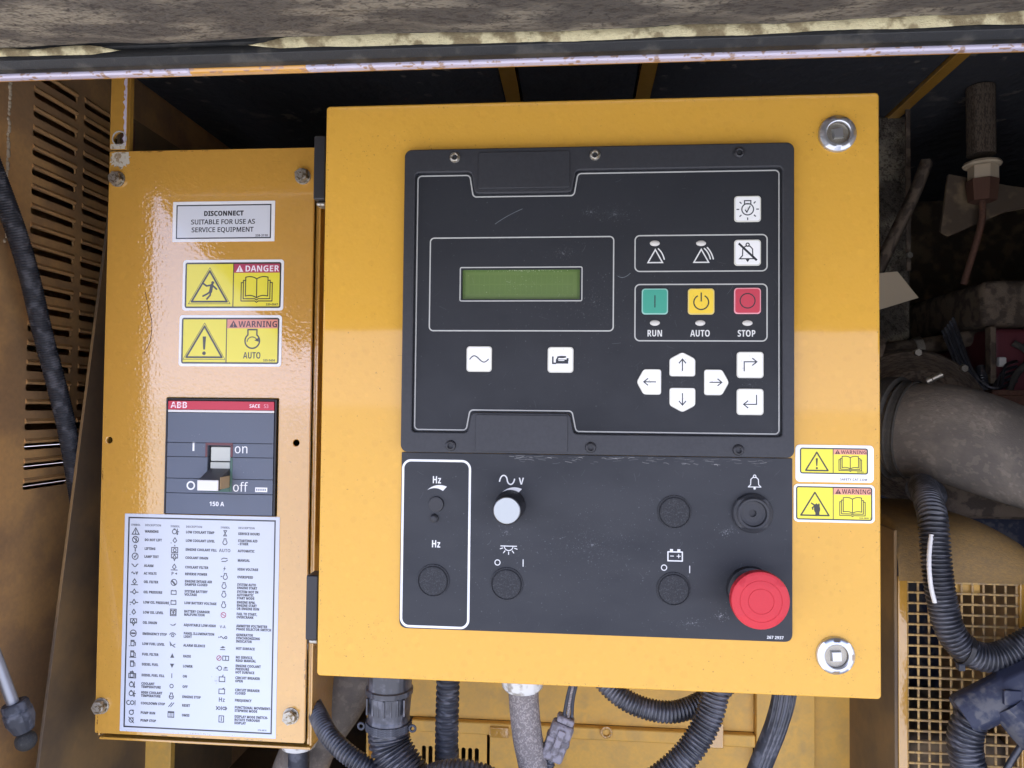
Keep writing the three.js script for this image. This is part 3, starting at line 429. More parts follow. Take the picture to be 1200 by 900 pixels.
function chart(x, w, h) {
  x.fillStyle = '#c8ced6'; x.fillRect(0, 0, w, h); x.strokeStyle = '#20252c'; x.lineWidth = 1.3; x.lineJoin = 'miter'; x.strokeRect(4.2, 3.6, w - 8.6, h - 8);
  const k = '#1c2026', C1 = 'WARNING|DO NOT LIFT|LIFTING|LAMP TEST|ALARM|AC VOLTS|OIL FILTER|OIL PRESSURE|LOW OIL PRESSURE|LOW OIL LEVEL|OIL DRAIN|EMERGENCY STOP|LOW FUEL LEVEL|FUEL FILTER|DIESEL FUEL|DIESEL FUEL FILL|COOLANT/TEMPERATURE|HIGH COOLANT/TEMPERATURE|COOLDOWN STOP|PUMP RUN|PUMP STOP'.split('|');
  const C2 = 'LOW COOLANT TEMP|LOW COOLANT LEVEL|ENGINE COOLANT FILL|COOLANT DRAIN|COOLANT FILTER|REVERSE POWER|ENGINE INTAKE AIR/DAMPER CLOSED|SYSTEM BATTERY/VOLTAGE|LOW BATTERY VOLTAGE|BATTERY CHARGER/MALFUNCTION|ADJUSTABLE LOW-HIGH|PANEL ILLUMINATION/LIGHT|ALARM SILENCE|RAISE|LOWER|ON|OFF|ENGINE STOP|RESET|OMSS'.split('|');
  const C3 = 'SERVICE HOURS|STARTING AID/- ETHER|AUTOMATIC|MANUAL|HIGH VOLTAGE|OVERSPEED|SYSTEM AUTO/ENGINE START|SYSTEM NOT IN/AUTOMATIC/START MODE|ENGINE RPM,/ENGINE START/OR ENGINE RUN|FAIL TO START,/OVERCRANK|AMMETER VOLTMETER/PHASE SELECTOR SWITCH|GENERATOR/SYNCHRONIZING/INDICATOR|HOT SURFACE|NO SERVICE,/READ MANUAL|ENGINE COOLANT/PRESSURE/HOT SURFACE|CIRCUIT BREAKER/OPEN|CIRCUIT BREAKER/CLOSED|FREQUENCY|FUNCTIONAL MOVEMENT-/STEPWISE MODE|DISPLAY MODE SWITCH-/ROTATE THROUGH/DISPLAY'.split('|');
  const Y = [[67, 97, 128, 156, 188, 215, 245, 281, 317, 352, 388, 427, 462, 499, 534, 572, 607, 638, 670, 703, 730], [72, 102, 133, 162, 195, 219, 250, 285, 320, 355, 397, 432, 468, 506, 541, 576, 612, 647, 677, 711], [77, 107, 137, 170, 201, 228, 260, 290, 327, 362, 403, 440, 476, 512, 547, 583, 625, 655, 685, 722]];
  [[C1, 11, 20, 6], [C2, 49.5, 60, 12], [C3, 98, 110.5, 16]].forEach(([C, ix, tx, top], c) => {
    text(x, 'SYMBOL', ix, (44 - 5 + (c ? 2 : 0)) * 0.262, 2.7, { color: k, sx: 0.85 }); text(x, 'DESCRIPTION', tx, (44 - 5 + (c ? 2 : 0)) * 0.262, 2.7, { color: k, align: 'left', sx: 0.9 });
    C.forEach((s, i) => {
      const y = (Y[c][i] - top) * 0.2615, L = s.split('/'); L.forEach((l, n) => text(x, l, tx, y + (n - (L.length - 1) / 2) * 2.9, 3.0, { color: k, align: 'left', sx: 0.92, heavy: 1.5 }));
      icon(x, s, ix, y, c, i);
    });
  });
  text(x, '274-4818', 137, 193, 2, { color: k });
  speckle(x, w / 2, h - 1, w / 2, 2, 160, 0.6, '150,120,80'); speckle(x, 92, 150, 8, 6, 60, 0.5, '120,120,120'); speckle(x, w / 2, h / 2, w * 0.6, h * 0.6, 240, 0.18, '110,105,95');
}
function icon(x, s, cx, cy, c, i) {                       // small line symbols of the chart
  x.strokeStyle = x.fillStyle = '#30343a'; x.lineWidth = 0.8; const L = (...p) => { poly(x, p.map(([a, b]) => [cx + a, cy + b]), false); x.stroke(); }, O = (a, b, r, u, v) => { ring(x, cx + a, cy + b, r, u, v); x.stroke(); }, B = (a, b, w, h) => x.strokeRect(cx + a, cy + b, w, h), F = (...p) => { poly(x, p.map(([a, b]) => [cx + a, cy + b])); x.fill(); };
  const low = () => F([-4.2, 2.2], [-3, 2.2], [-3.6, 3.2]), drop = () => { L([0, -2.4], [1.8, 0.4], [0, 2.2], [-1.8, 0.4], [0, -2.4]); }, engine = () => { O(0, 0.6, 2, -0.9, 4.04); L([-1, -1.2], [-1, -2.8], [1, -2.8], [1, -1.2]); }, pump = () => { B(-2, -2.6, 3, 5); L([1, -1.4], [2.4, -0.6], [2.4, 2]); L([-1.3, -1.6], [0.3, -1.6]); }, therm = () => { O(-0.6, 0, 2); L([-1.2, -2.6], [0, -2.6]); L([2.2, -2.6], [2.2, 2.6]); O(2.2, 2, 0.5); };
  if (/WARNING/.test(s)) { L([0, -3], [3.4, 3], [-3.4, 3], [0, -3]); L([0, -1], [0, 1.2]); O(0, 2.1, 0.15); }
  else if (/DO NOT LIFT/.test(s)) { O(0, 0, 2.9); L([-2, -2], [2, 2]); L([0.4, -1.8], [0.9, 0.2], [0, 1.9]); }
  else if (/LIFTING/.test(s)) { O(0, -1.6, 1.3); L([0, -0.3], [0, 2.8]); F([-0.9, 1.4], [0.9, 1.4], [0, 2.9]); }
  else if (/LAMP TEST/.test(s)) { O(0, 0, 2.9); L([-1, 0.2], [-0.3, 1.1], [1.2, -1.4]); }
  else if (/^ALARM$/.test(s)) { O(0, -0.8, 1.9, 0.2, 2.94); L([-3, -1.2], [-1.6, -0.4]); L([3, -1.2], [1.6, -0.4]); }
  else if (/AC VOLTS/.test(s)) { x.beginPath(); x.moveTo(cx - 3, cy); x.bezierCurveTo(cx - 2, cy - 3, cx - 1, cy + 3, cx + 0.2, cy); x.stroke(); L([1.2, -1], [2, 1], [2.8, -1]); }
  else if (/OIL|COOLANT FILTER|COOLANT DRAIN|COOLANT LEVEL/.test(s)) { drop(); if (/PRESS/.test(s)) { L([-3.8, 0.4], [-1.8, 0.4]); L([1.8, 0.4], [3.8, 0.4]); } if (/FILTER/.test(s)) L([-3, 3], [-1, 3], [1, 3], [3, 3]); if (/DRAIN/.test(s)) { B(-3, -3, 6, 3.6); F([-0.9, 2.4], [0.9, 2.4], [0, 3.8]); } if (/LOW/.test(s)) low(); }
  else if (/EMERGENCY/.test(s)) { O(0, 0, 2.9); x.fillRect(cx - 2.2, cy - 0.7, 4.4, 1.4); }
  else if (/FUEL/.test(s)) { pump(); if (/LOW/.test(s)) low(); if (/FILL/.test(s)) { B(-3.4, -1, 6.8, 4); F([-0.8, -2.6], [0.8, -2.6], [0, -4]); } if (/FILTER/.test(s)) L([-3, 3.2], [3, 3.2]); }
  else if (/TEMP/.test(s)) { therm(); if (/LOW|HIGH/.test(s)) L([2.9, 0], [3.6, 0]); }
  else if (/COOLDOWN/.test(s)) { O(-3, 0, 1.8, 0.8, 5); O(0.6, 0, 1.7); L([3.4, -2], [3.4, 2]); }
  else if (/PUMP/.test(s)) { O(0, 0.2, 2); L([0, -1.8], [2.2, -1.8]); if (/STOP/.test(s)) L([-2.4, -2.4], [2.4, 2.6]); }
  else if (/COOLANT FILL/.test(s)) { B(-3, -1.4, 6, 4.6); O(0, 1, 1.4); F([-0.8, -2.6], [0.8, -2.6], [0, -4.2]); }
  else if (/REVERSE/.test(s)) { text(x, 'P', cx - 1.6, cy, 4.4); F([0.6, 0], [2.8, -1.1], [2.8, 1.1]); }
  else if (/INTAKE/.test(s)) { O(0, 0, 2.8); L([-2, -2], [2, 2]); L([-2.4, -1.2], [1.2, 2.4]); }
  else if (/BATTERY/.test(s)) { B(-2.4, -1.4, 4.8, 3.2); L([-1.6, -1.4], [-1.6, -2]); L([1.6, -1.4], [1.6, -2]); if (/LOW/.test(s)) low(); if (/CHARGER/.test(s)) { B(-2.8, -3, 5.6, 6); L([0.8, -2], [-0.6, 0], [0.8, 0], [-0.6, 2]); } }
  else if (/ADJUST/.test(s)) F([-3.4, -0.4], [0, 0.5], [3.2, -1.2], [2, 0.9], [-1, 1.2]);
  else if (/PANEL/.test(s)) { O(0, 2, 3.4, 3.7, 5.7); O(0, 1, 1.2); }
  else if (/SILENCE/.test(s)) { L([-2.6, -2.4], [-1, 0], [-2, 1]); L([-2.4, -0.6], [2.4, 2.2]); L([0.6, 0.4], [2.4, -0.6]); }
  else if (s === 'RAISE') F([0, -2.2], [2, 2], [-2, 2]); else if (s === 'LOWER') F([0, 2.2], [2.1, -1.8], [-2.1, -1.8]);
  else if (s === 'ON') L([0, -1.8], [0, 1.8]); else if (s === 'OFF') O(0, 0, 1.6);
  else if (/ENGINE STOP/.test(s)) { engine(); L([-1.6, 0.6], [1.6, 0.6]); }
  else if (s === 'RESET') { L([-2.4, 1.8], [0.6, -1.8]); L([-0.4, 1.8], [2.6, -1.8]); }
  else if (s === 'OMSS') { B(-2.8, -2.6, 5.6, 5); x.fillRect(cx - 2.8, cy - 2.6, 5.6, 1.2); L([-0.8, -1.4], [-0.8, 2.4]); L([1, -1.4], [1, 2.4]); }
  else if (/SERVICE HOURS/.test(s)) { L([-1.4, -2.4], [1.4, -2.4], [-1.4, 2.4], [1.4, 2.4], [-1.4, -2.4]); }
  else if (/AUTOMATIC$/.test(s) && s.length < 12) text(x, 'AUTO', cx, cy, 4.2);
  else if (s === 'MANUAL') { L([-3, -0.6], [-1, -1.6], [2.4, -1.2]); L([-2.6, 1.4], [1, 1.4], [2.8, 0.2]); }
  else if (/HIGH VOLT/.test(s)) F([0.8, -2.8], [-1.2, 0.4], [0, 0.2], [-1, 2.8], [1.4, -0.6], [0.2, -0.4]);
  else if (/OVERSPEED/.test(s)) { F([-3.4, -0.8], [-1.4, 0], [-3.4, 0.8]); x.save(); x.translate(1, 0); engine(); x.restore(); }
  else if (/FAIL/.test(s)) { x.strokeStyle = '#9a4a58'; O(0, 0, 2.3); L([-1.2, -0.8], [1.2, 0.8]); }
  else if (/AMMETER/.test(s)) text(x, 'V-A', cx - 0.5, cy, 3.6);
  else if (/SYNCH/.test(s)) { F([-4.4, -0.8], [-3, 0], [-4.4, 0.8]); x.beginPath(); x.moveTo(cx - 2.6, cy); x.bezierCurveTo(cx - 1.4, cy - 3, cx, cy + 3, cx + 1.4, cy); x.stroke(); O(2.8, 0, 1); }
  else if (/HOT SURFACE/.test(s) && s.length < 14) { x.fillRect(cx - 2.6, cy + 1.2, 5, 0.8); F([-2.6, 0], [0, -1.6], [2.6, -0.6], [0, 0.4]); }
  else if (/NO SERVICE/.test(s)) { x.strokeStyle = '#8a4450'; O(-3.4, 0, 2.1); L([-4.8, 1.4], [-2, -1.4]); x.strokeStyle = '#30343a'; B(0.2, -2, 2.8, 3.8); B(3, -2, 2.8, 3.8); }
  else if (/COOLANT.PRESSURE/.test(s)) { O(-2.6, 0, 1.9); L([-6, 0], [-4.5, 0]); x.fillRect(cx + 0.8, cy + 1, 4.6, 0.8); F([0.8, 0], [3, -1.6], [5.6, -0.6], [3, 0.2]); }
  else if (/CIRCUIT/.test(s)) { B(-2.8, -1.6, 5.4, 4.2); /OPEN/.test(s) ? L([0, -1.6], [1, -3.4]) : L([0, -1.6], [2, -2.6]); }
  else if (/FREQ/.test(s)) text(x, 'Hz', cx, cy, 5.4);
  else if (/FUNCTIONAL/.test(s)) { O(-2.4, 0, 1.2); O(2.4, 0, 1.2); L([-5, -1.4], [-4, 0], [-5, 1.4]); L([0, -1.4], [0, 1.4]); L([4, -1.4], [5, 0], [4, 1.4]); }
  else if (/DISPLAY/.test(s)) { B(-2.2, -2.8, 4.4, 5.6); L([0, -1.6], [0, 1.6]); F([-0.7, 0.6], [0.7, 0.6], [0, 1.9]); }
  else engine();
}

// ================================================================ CONTROL CABINET
const cab = thing('control_cabinet', 'yellow control cabinet with black operator panel and red emergency stop', 'control cabinet', [0, -0.215, -0.1]);
{
  const D = rr(-203, -215, 203, 215, 3);
  const doorTex = printTex(406, 430, 4.4, (x, a, b) => paintSkin(x, a, b, YB, [[32, 400, 30, 18, 90], [24, 40, 14, 16, 30], [372, 300, 24, 60, 60], [330, 408, 60, 10, 50], [200, 24, 160, 14, 40], [30, 230, 20, 90, 50], [376, 30, 22, 22, 90], [374, 400, 22, 22, 90], [203, 428, 200, 2, 160], [203, 2, 200, 2, 120], [404, 215, 2, 210, 120], [2, 215, 2, 210, 120], [62, 30, 30, 12, 40]]));
  part(cab, 'cabinet_door', fitUV(ext(D, -16, 0, 1.6, false, 10), -203, -215, 203, 215), std({ map: doorTex, roughness: 0.6, ior: 1.45, specularIntensity: 0.05, clearcoat: 0.9, clearcoatRoughness: 0.05, bumpMap: peelOn(406, 430), bumpScale: 0.0001 }));
  part(cab, 'cabinet_body', bx(-197, 197, -209, 209, -200, -17, 0.003), M.yellowDusty);
  for (const [a, b] of [[145, 195], [-191, -142]]) { const hg = part(cab, 'hinge', bx(-214.5, -205, a, b, -24, -6, 0.0015), M.black); part(hg, 'hinge_pin', bx(-213.5, -206, a - 4, a - 0.2, -20, -10, 0.002), M.zinc); }
  // quarter-turn locks
  const sqIn = 8.2;
  for (const [x, y, r] of [[173.5, 185.1, 0.15], [171.5, -185.1, 0.06]]) {
    const lk = part(cab, 'cam_lock', lathe([[sqIn, 0.2], [sqIn, 3.4], [8.8, 4.0], [10.2, 3.9], [12.8, 2.2], [13.3, 1.0], [13.3, -0.2]], 48), M.steel, [x * mm, y * mm, 0.0003]);
    part(lk, 'lock_core', lathe([[0, 0.8], [7.9, 0.8], [7.9, 0.1]], 32), M.zinc, [x * mm, y * mm, 0.0003]);
    const sq = new THREE.CylinderGeometry(0.0042, 0.0052, 0.003, 4); sq.rotateX(Math.PI / 2); sq.rotateZ(Math.PI / 4); const s = part(lk, 'lock_spindle', toCreasedNormals(sq, 0.3), M.steel, [x * mm, y * mm, 0.0026]); s.rotation.z = r;
  }
  // ---- operator module
  const out = [[-130.3, 158.5], [-91.3, 158.5], [-88.6, 142.3], [-14.2, 142.3], [-11.4, 158.5], [132, 158.5], [132, -30.2], [-11.4, -30.2], [-14.4, -15.4], [-89.2, -15.4], [-91.8, -30.2], [-130.3, -30.2]];
  const grow = 1.6, sg = [[-1, 1], [1, 1], [1, 1], [-1, 1], [-1, 1], [1, 1], [1, -1], [-1, -1], [-1, -1], [1, -1], [1, -1], [-1, -1]];
  const rec = out.map(([a, b], i) => [a + sg[i][0] * grow, b + sg[i][1] * grow]);
  const B = rr(-140, -46.8, 141.9, 177.6, 5.5); const hole = roundPoly(rec, 3.4, new THREE.Path()); B.holes.push(hole);
  const mod = part(cab, 'operator_module', ext(B, 0.2, 7.5, 1.0, true, 10), M.bezel);
  // membrane with its print; a window is cut for the display
  const mx0 = -133, mx1 = 135, my0 = -33, my1 = 161, W = mx1 - mx0, H = my1 - my0;
  const memTex = printTex(W, H, 7.4, (x) => {
    const X = (v) => v - mx0, Y = (v) => my1 - v; x.fillStyle = '#232529'; x.fillRect(0, 0, W, H);
    // rub marks and dust
    speckle(x, X(15), Y(128), 22, 9, 420, 0.16); speckle(x, X(-2), Y(130), 8, 6, 160, 0.2); speckle(x, X(-22), Y(100), 16, 8, 260, 0.16); speckle(x, W / 2, H / 2, W * 0.9, H * 0.9, 2600, 0.2); scuffs(x, W, H, 80, 0.22, 6); for (const [a, b] of [[109.9, 130.7], [44.6, 64.3], [77.4, 64.2], [109.9, 64.6], [-82.7, 22.1], [-23, 21.8], [64, 6], [111.8, 5]]) speckle(x, X(a), Y(b), 22, 20, 160, 0.16);
    x.strokeStyle = 'rgba(170,176,180,0.55)'; x.lineWidth = 0.4; x.beginPath(); x.moveTo(X(-72), Y(122)); x.quadraticCurveTo(X(-64), Y(128), X(-52), Y(133)); x.stroke(); x.beginPath(); x.moveTo(X(18), Y(83)); x.quadraticCurveTo(X(22), Y(80), X(27), Y(85)); x.stroke();
    x.strokeStyle = '#b9b9b2'; x.lineWidth = 0.95; x.beginPath();
    const P = out.map(([a, b]) => [X(a), Y(b)]), n = P.length;
    for (let i = 0; i < n; i++) { const a = P[(i + n - 1) % n], b = P[i], c = P[(i + 1) % n]; if (!i) x.moveTo((a[0] + b[0]) / 2, (a[1] + b[1]) / 2); x.arcTo(b[0], b[1], c[0], c[1], 3.0); } x.closePath(); x.stroke();
    rbox(x, X(-120.3), Y(111.9), X(14.9), Y(43), 3); x.stroke(); x.lineWidth = 0.85; rbox(x, X(-97.6), Y(89.8), X(-7.9), Y(65), 1); x.stroke();
    x.lineWidth = 0.95; rbox(x, X(30.3), Y(112.3), X(123.7), Y(86.2), 3.5); x.stroke(); rbox(x, X(30.5), Y(76.7), X(123.7), Y(35.9), 3.5); x.stroke();
    x.fillStyle = '#dcdcd6'; text(x, 'RUN', X(44.7), Y(41.4), 6.6, { sx: 0.8 }); text(x, 'AUTO', X(76.9), Y(41.4), 6.6, { sx: 0.8 }); text(x, 'STOP', X(109.4), Y(41.4), 6.6, { sx: 0.8 });
    x.strokeStyle = '#dcdcd6'; x.lineWidth = 0.95; x.lineJoin = 'miter';
    for (const [cx, k] of [[44.8, 1], [77.5, 2]]) { poly(x, [[X(cx), Y(102)], [X(cx + 5.2), Y(92.6)], [X(cx - 5.2), Y(92.6)]]); x.stroke(); for (let i = 0; i < k; i++) { x.beginPath(); x.moveTo(X(cx + 2.2 + 2.1 * i), Y(102.6 + 0.6 * i)); x.quadraticCurveTo(X(cx + 5.4 + 2.1 * i), Y(99.6), X(cx + 6.4 + 2.1 * i), Y(95)); x.stroke(); } }
  });
  const mem = roundPoly(rec.map(([a, b], i) => [a - sg[i][0] * 0.15, b - sg[i][1] * 0.15]), 3.3); mem.holes.push(rr(-96.2, 66.2, -9.4, 88.4, 0.8, new THREE.Path()));
  const ZM = 4.2;
  part(mod, 'membrane', fitUV(ext(mem, 0.4, ZM, 0.15, false), mx0, my0, mx1, my1), std({ map: memTex, roughness: 0.8, specularIntensity: 0.8, roughnessMap: sheenTex }));
  const lcdTex = printTex(88.4, 23.8, 12, (x, a, b) => { x.fillStyle = '#566f34'; x.fillRect(0, 0, a, b); x.fillStyle = 'rgba(108,128,72,0.5)'; x.fillRect(3, 2.4, a - 6, b - 4.8); x.fillStyle = 'rgba(40,58,18,0.10)'; for (let r = 0; r < 2; r++) for (let c = 0; c < 20; c++) for (let i = 0; i < 5; i++) for (let j = 0; j < 8; j++) x.fillRect(6 + c * 3.85 + i * 0.66, 4.6 + r * 7.6 + j * 0.82, 0.56, 0.7); speckle(x, a / 2, 1.4, a / 2, 1.6, 160, 0.5, '205,205,190'); speckle(x, a / 2, b / 2, a * 0.7, b * 0.7, 120, 0.3, '210,210,200'); scuffs(x, a, b, 8, 0.35, 4); });
  part(mod, 'display', fitUV(bx(-97, -8.6, 65.4, 89.2, 0.3, 1.4, 0.0002), -97, 65.4, -8.6, 89.2), std({ map: lcdTex, roughness: 0.3, clearcoat: 1, clearcoatRoughness: 0.04 }));
  for (const y of [[147.3, 174.3], [-45.3, -18.6]]) part(mod, 'blank_tab', ext(rr(-84.4, y[0], -17.4, y[1], 1.6), 7.3, 8.5, 0.5), M.bezel);
  // screws with hexagon sockets
  const scr = mergeGeometries([lathe([[1.9, -1.0], [1.9, 1.3], [2.5, 1.7], [3.5, 1.2], [4.0, 0.2], [4.0, -0.2]], 28), lathe([[0, -0.9], [1.9, -0.9]], 12)].map((q) => boxUV(q)));
  for (const [x, y] of [[-102.1, 171], [0.8, 170.8], [103.4, 170.5], [-102.6, -41.5], [-0.8, -41.4], [103.1, -41.6]]) part(mod, 'screw', scr, x > 100 || y < 0 ? M.black : M.zinc, [x * mm, y * mm, 0.0077], [0, 0, rnd()]);
  // indicator lamps
  const led = new THREE.SphereGeometry(0.0036, 20, 12); led.scale(1, 0.58, 0.35);
  for (const [x, y] of [[44.4, 106.6], [77.3, 106.4], [44.7, 48.8], [76.9, 48.8], [110, 48.8]]) part(mod, 'indicator_lamp', led, std({ color: new THREE.Color().setRGB(0.6, 0.58, 0.52), roughness: 0.3 }), [x * mm, y * mm, (ZM + 0.1) * mm]);
  // keys
  const k0 = '#22262a';
  const key = (x, y, base, rim, draw, pts, lab) => {
    const s = 9.4, tex = printTex(2 * s, 2 * s, 9, (c) => { c.fillStyle = rim; c.fillRect(0, 0, 2 * s, 2 * s); c.translate(s, s);
      c.fillStyle = base; if (pts) { c.beginPath(); const q = pts.map(([a, b]) => [a * 0.93, -b * 0.93]); q.forEach((p, i) => { const n = q[(i + 1) % q.length], m = q[(i + q.length - 1) % q.length]; if (!i) c.moveTo((m[0] + p[0]) / 2, (m[1] + p[1]) / 2); c.arcTo(p[0], p[1], n[0], n[1], 1.4); }); c.closePath(); c.fill(); } else { rbox(c, -s * 0.91, -s * 0.91, s * 0.91, s * 0.91, 2); c.fill(); }
      c.strokeStyle = c.fillStyle = k0; c.lineWidth = 0.75; c.lineCap = 'butt'; c.lineJoin = 'miter'; draw(c); speckle(c, 0, 0, 9, 9, 26, 0.3, '110,105,95'); });
    const sh = pts ? roundPoly(pts, 2.2) : rr(-s, -s, s, s, 2.4);
    const m = part(mod, 'key', fitUV(ext(sh, 0, 1.1, 0.45, false), -s, -s, s, s), printed(tex, { roughness: 0.42 }), [x * mm, y * mm, (ZM - 0.1) * mm]); m.userData.label = lab;
  };
  const ln = (c, ...p) => { poly(c, p, false); c.stroke(); }, ci = (c, a, b, r, u, v) => { ring(c, a, b, r, u, v); c.stroke(); };
  const WH = '#eeeee9', WR = '#cfcdbf';
  key(109.9, 130.7, WH, WR, (c) => { ci(c, 0, 0.3, 4.1); c.strokeRect(-2.2, -5.9, 4.4, 2.4); ln(c, [-1.8, 0.6], [-0.6, 2.4], [1.8, -2.2]); for (const a of [0, 0.75, 1.57, 2.39, 3.14, 3.9, 5.5]) ln(c, [6 * Math.cos(a), 0.3 + 6 * Math.sin(a)], [7.8 * Math.cos(a), 0.3 + 7.8 * Math.sin(a)]); }, null, 'white lamp test key');
  key(109.9, 99.2, WH, WR, (c) => { poly(c, [[-5.6, 4.4], [-3.6, 2.2], [-3.4, -2.6], [-1.6, -4.6], [1.6, -4.6], [3.4, -2.6], [3.6, 2.2], [5.6, 4.4]]); c.stroke(); ci(c, 0, -5.7, 1.1); c.beginPath(); c.moveTo(-1.4, 4.8); c.lineTo(1.4, 4.8); c.lineTo(0, 6.9); c.fill(); c.lineWidth = 1.5; ln(c, [-6.2, -6.6], [6.4, 5.6]); }, null, 'white alarm silence key');
  key(44.6, 64.3, '#3f9d84', '#93c2b4', (c) => ln(c, [0, -4.4], [0, 4.4]), null, 'green run key');
  key(77.4, 64.2, '#ecc93a', '#d8c070', (c) => { c.lineWidth = 0.9; ci(c, 0, 0.6, 5.2, -1.1, 4.24); ln(c, [0, -6.4], [0, 0]); }, null, 'yellow automatic key');
  key(109.9, 64.6, '#bf3a4a', '#e29aa0', (c) => ci(c, 0, 0, 5.2), null, 'red stop key');
  key(-82.7, 22.1, WH, WR, (c) => { c.beginPath(); c.moveTo(-7, 0.4); c.bezierCurveTo(-4, -4.2, -2.2, -2, 0, 0); c.bezierCurveTo(2.4, 2.4, 4, 3.6, 7, 0); c.stroke(); }, null, 'white key with a sine wave');
  key(-23.0, 21.8, WH, WR, (c) => { c.lineWidth = 1.1; ln(c, [-5.6, -2.4], [-5.6, 2.6], [-3.2, 2.6]); c.fillRect(-3.4, -0.2, 9, 3); c.fillStyle = WH; c.fillRect(-1.6, 0.2, 4.4, 0.6); c.fillStyle = k0; c.fillRect(4.4, -1.2, 1.4, 2); ln(c, [-2.8, 0], [-1.6, -2], [3.8, -2.2]); c.beginPath(); c.ellipse(0.8, -2, 3.4, 0.8, 0, 0, 6.3); c.fill(); }, null, 'white key with an engine symbol');
  const ar = (c, r) => { c.rotate(r); ln(c, [0, 4.2], [0, -4.2]); ln(c, [-2.5, -1.4], [0, -4.4], [2.5, -1.4]); };
  const pent = (r) => [[-9.2, -8], [9.2, -8], [9.2, 4.6], [0, 9.6], [-9.2, 4.6]].map(([a, b]) => [a * Math.cos(r) + b * Math.sin(r), -a * Math.sin(r) + b * Math.cos(r)]);
  [[64.3, 18.3, 0, 'up'], [41.4, 6.2, -Math.PI / 2, 'left'], [87.6, 6.2, Math.PI / 2, 'right'], [64.4, -5.9, Math.PI, 'down']].forEach(([x, y, r, n]) => key(x, y, WH, WR, (c) => ar(c, r), pent(r), 'white arrow key pointing ' + n));
  key(111.8, 18.8, WH, WR, (c) => { ln(c, [-4.2, 4.6], [-4.2, -2.2], [4.4, -2.2]); ln(c, [1.4, -4.8], [4.6, -2.2], [1.4, 0.4]); }, null, 'white key with a bent arrow to the right');
  key(111.8, -7.5, WH, WR, (c) => { ln(c, [4.4, -5], [4.4, 1.8], [-4.4, 1.8]); ln(c, [-1.4, -0.8], [-4.6, 1.8], [-1.4, 4.4]); }, null, 'white enter key');
  // ---- lower switch plate
  const lx0 = -140.3, lx1 = 141.9, ly0 = -176.8, ly1 = -47.3, LW = lx1 - lx0, LH = ly1 - ly0;
  const lowTex = printTex(LW, LH, 7, (x) => {
    const X = (v) => v - lx0, Y = (v) => ly1 - v; x.fillStyle = '#282a2e'; x.fillRect(0, 0, LW, LH);
    speckle(x, LW / 2, LH / 2, LW * 0.9, LH * 0.9, 3000, 0.22); scuffs(x, LW, LH, 110, 0.22, 5);
    for (let i = 0; i < 90; i++) { const px = X(-60 + rnd() * 190), py = 1.5 + rnd() * rnd() * 6; x.strokeStyle = `rgba(190,186,178,${0.15 + 0.4 * rnd()})`; x.lineWidth = 0.15 + 0.35 * rnd(); x.beginPath(); x.moveTo(px, py); x.quadraticCurveTo(px + 2, py + rnd() * 2 - 1, px + 2 + rnd() * 5, py + rnd() * 2 - 1); x.stroke(); }
    speckle(x, X(70), Y(-166), 22, 6, 120, 0.3); speckle(x, X(96), Y(-100), 12, 8, 140, 0.35); speckle(x, X(92), Y(-160), 8, 7, 120, 0.4); speckle(x, X(-62), Y(-104), 8, 6, 80, 0.35);
    x.strokeStyle = '#e8e8e4'; x.lineWidth = 1.7; rbox(x, X(-139), Y(-53.2), X(-89), Y(-175.2), 6); x.stroke();
    x.fillStyle = '#dededa'; text(x, 'Hz', X(-113.7), Y(-67.1), 7.4, { sx: 0.78 }); text(x, 'Hz', X(-113.7), Y(-114.2), 7.4, { sx: 0.78 });
    const wedge = (cx, cy) => { x.beginPath(); x.moveTo(X(cx - 7.4), Y(cy - 2)); x.quadraticCurveTo(X(cx - 1), Y(cy + 4), X(cx + 7.4), Y(cy + 0.8)); x.lineTo(X(cx + 4.4), Y(cy - 2.4)); x.quadraticCurveTo(X(cx - 1), Y(cy + 1.4), X(cx - 7.4), Y(cy - 2)); x.fill(); };
    wedge(-113.4, -73); wedge(-57.8, -73.6);
    x.strokeStyle = '#dededa'; x.lineWidth = 1; x.beginPath(); x.moveTo(X(-67), Y(-67.4)); x.bezierCurveTo(X(-66), Y(-61.6), X(-62), Y(-62.2), X(-61.4), Y(-66.2)); x.bezierCurveTo(X(-61), Y(-70.4), X(-57), Y(-71.2), X(-56), Y(-65.8)); x.stroke(); text(x, 'V', X(-51), Y(-67), 7, { sx: 0.9 });
    x.lineWidth = 0.65; const bx_ = 115.7, by = -64.7; poly(x, [[bx_ - 4.4, by - 3.4], [bx_ - 2.8, by - 1.8], [bx_ - 2.6, by + 2], [bx_ - 1.2, by + 3.4], [bx_ + 1.2, by + 3.4], [bx_ + 2.6, by + 2], [bx_ + 2.8, by - 1.8], [bx_ + 4.4, by - 3.4]].map(([a, b]) => [X(a), Y(b)])); x.stroke(); ring(x, X(bx_), Y(by + 4.2), 0.9); x.stroke(); ring(x, X(bx_), Y(by - 4.4), 0.9); x.fill();
    poly(x, [[X(-65.6), Y(-114.6)], [X(-54), Y(-114.6)]], false); x.stroke(); x.beginPath(); x.arc(X(-59.8), Y(-114.6), 3.2, 0.25, 2.9); x.stroke(); for (let i = 0; i < 5; i++) { const a = 0.35 + i * 0.61; poly(x, [[X(-59.8) + 4.6 * Math.cos(a), Y(-114.6) + 4.2 * Math.sin(a)], [X(-59.8) + 6.6 * Math.cos(a), Y(-114.6) + 6 * Math.sin(a)]], false); x.stroke(); }
    for (const [a, b] of [[-67.9, -126.7], [52.3, -127]]) { ring(x, X(a), Y(b), 1.9); x.stroke(); } for (const [a, b] of [[-49.1, -126.6], [70.4, -127.8]]) { poly(x, [[X(a), Y(b + 2.4)], [X(a), Y(b - 2.4)]], false); x.stroke(); }
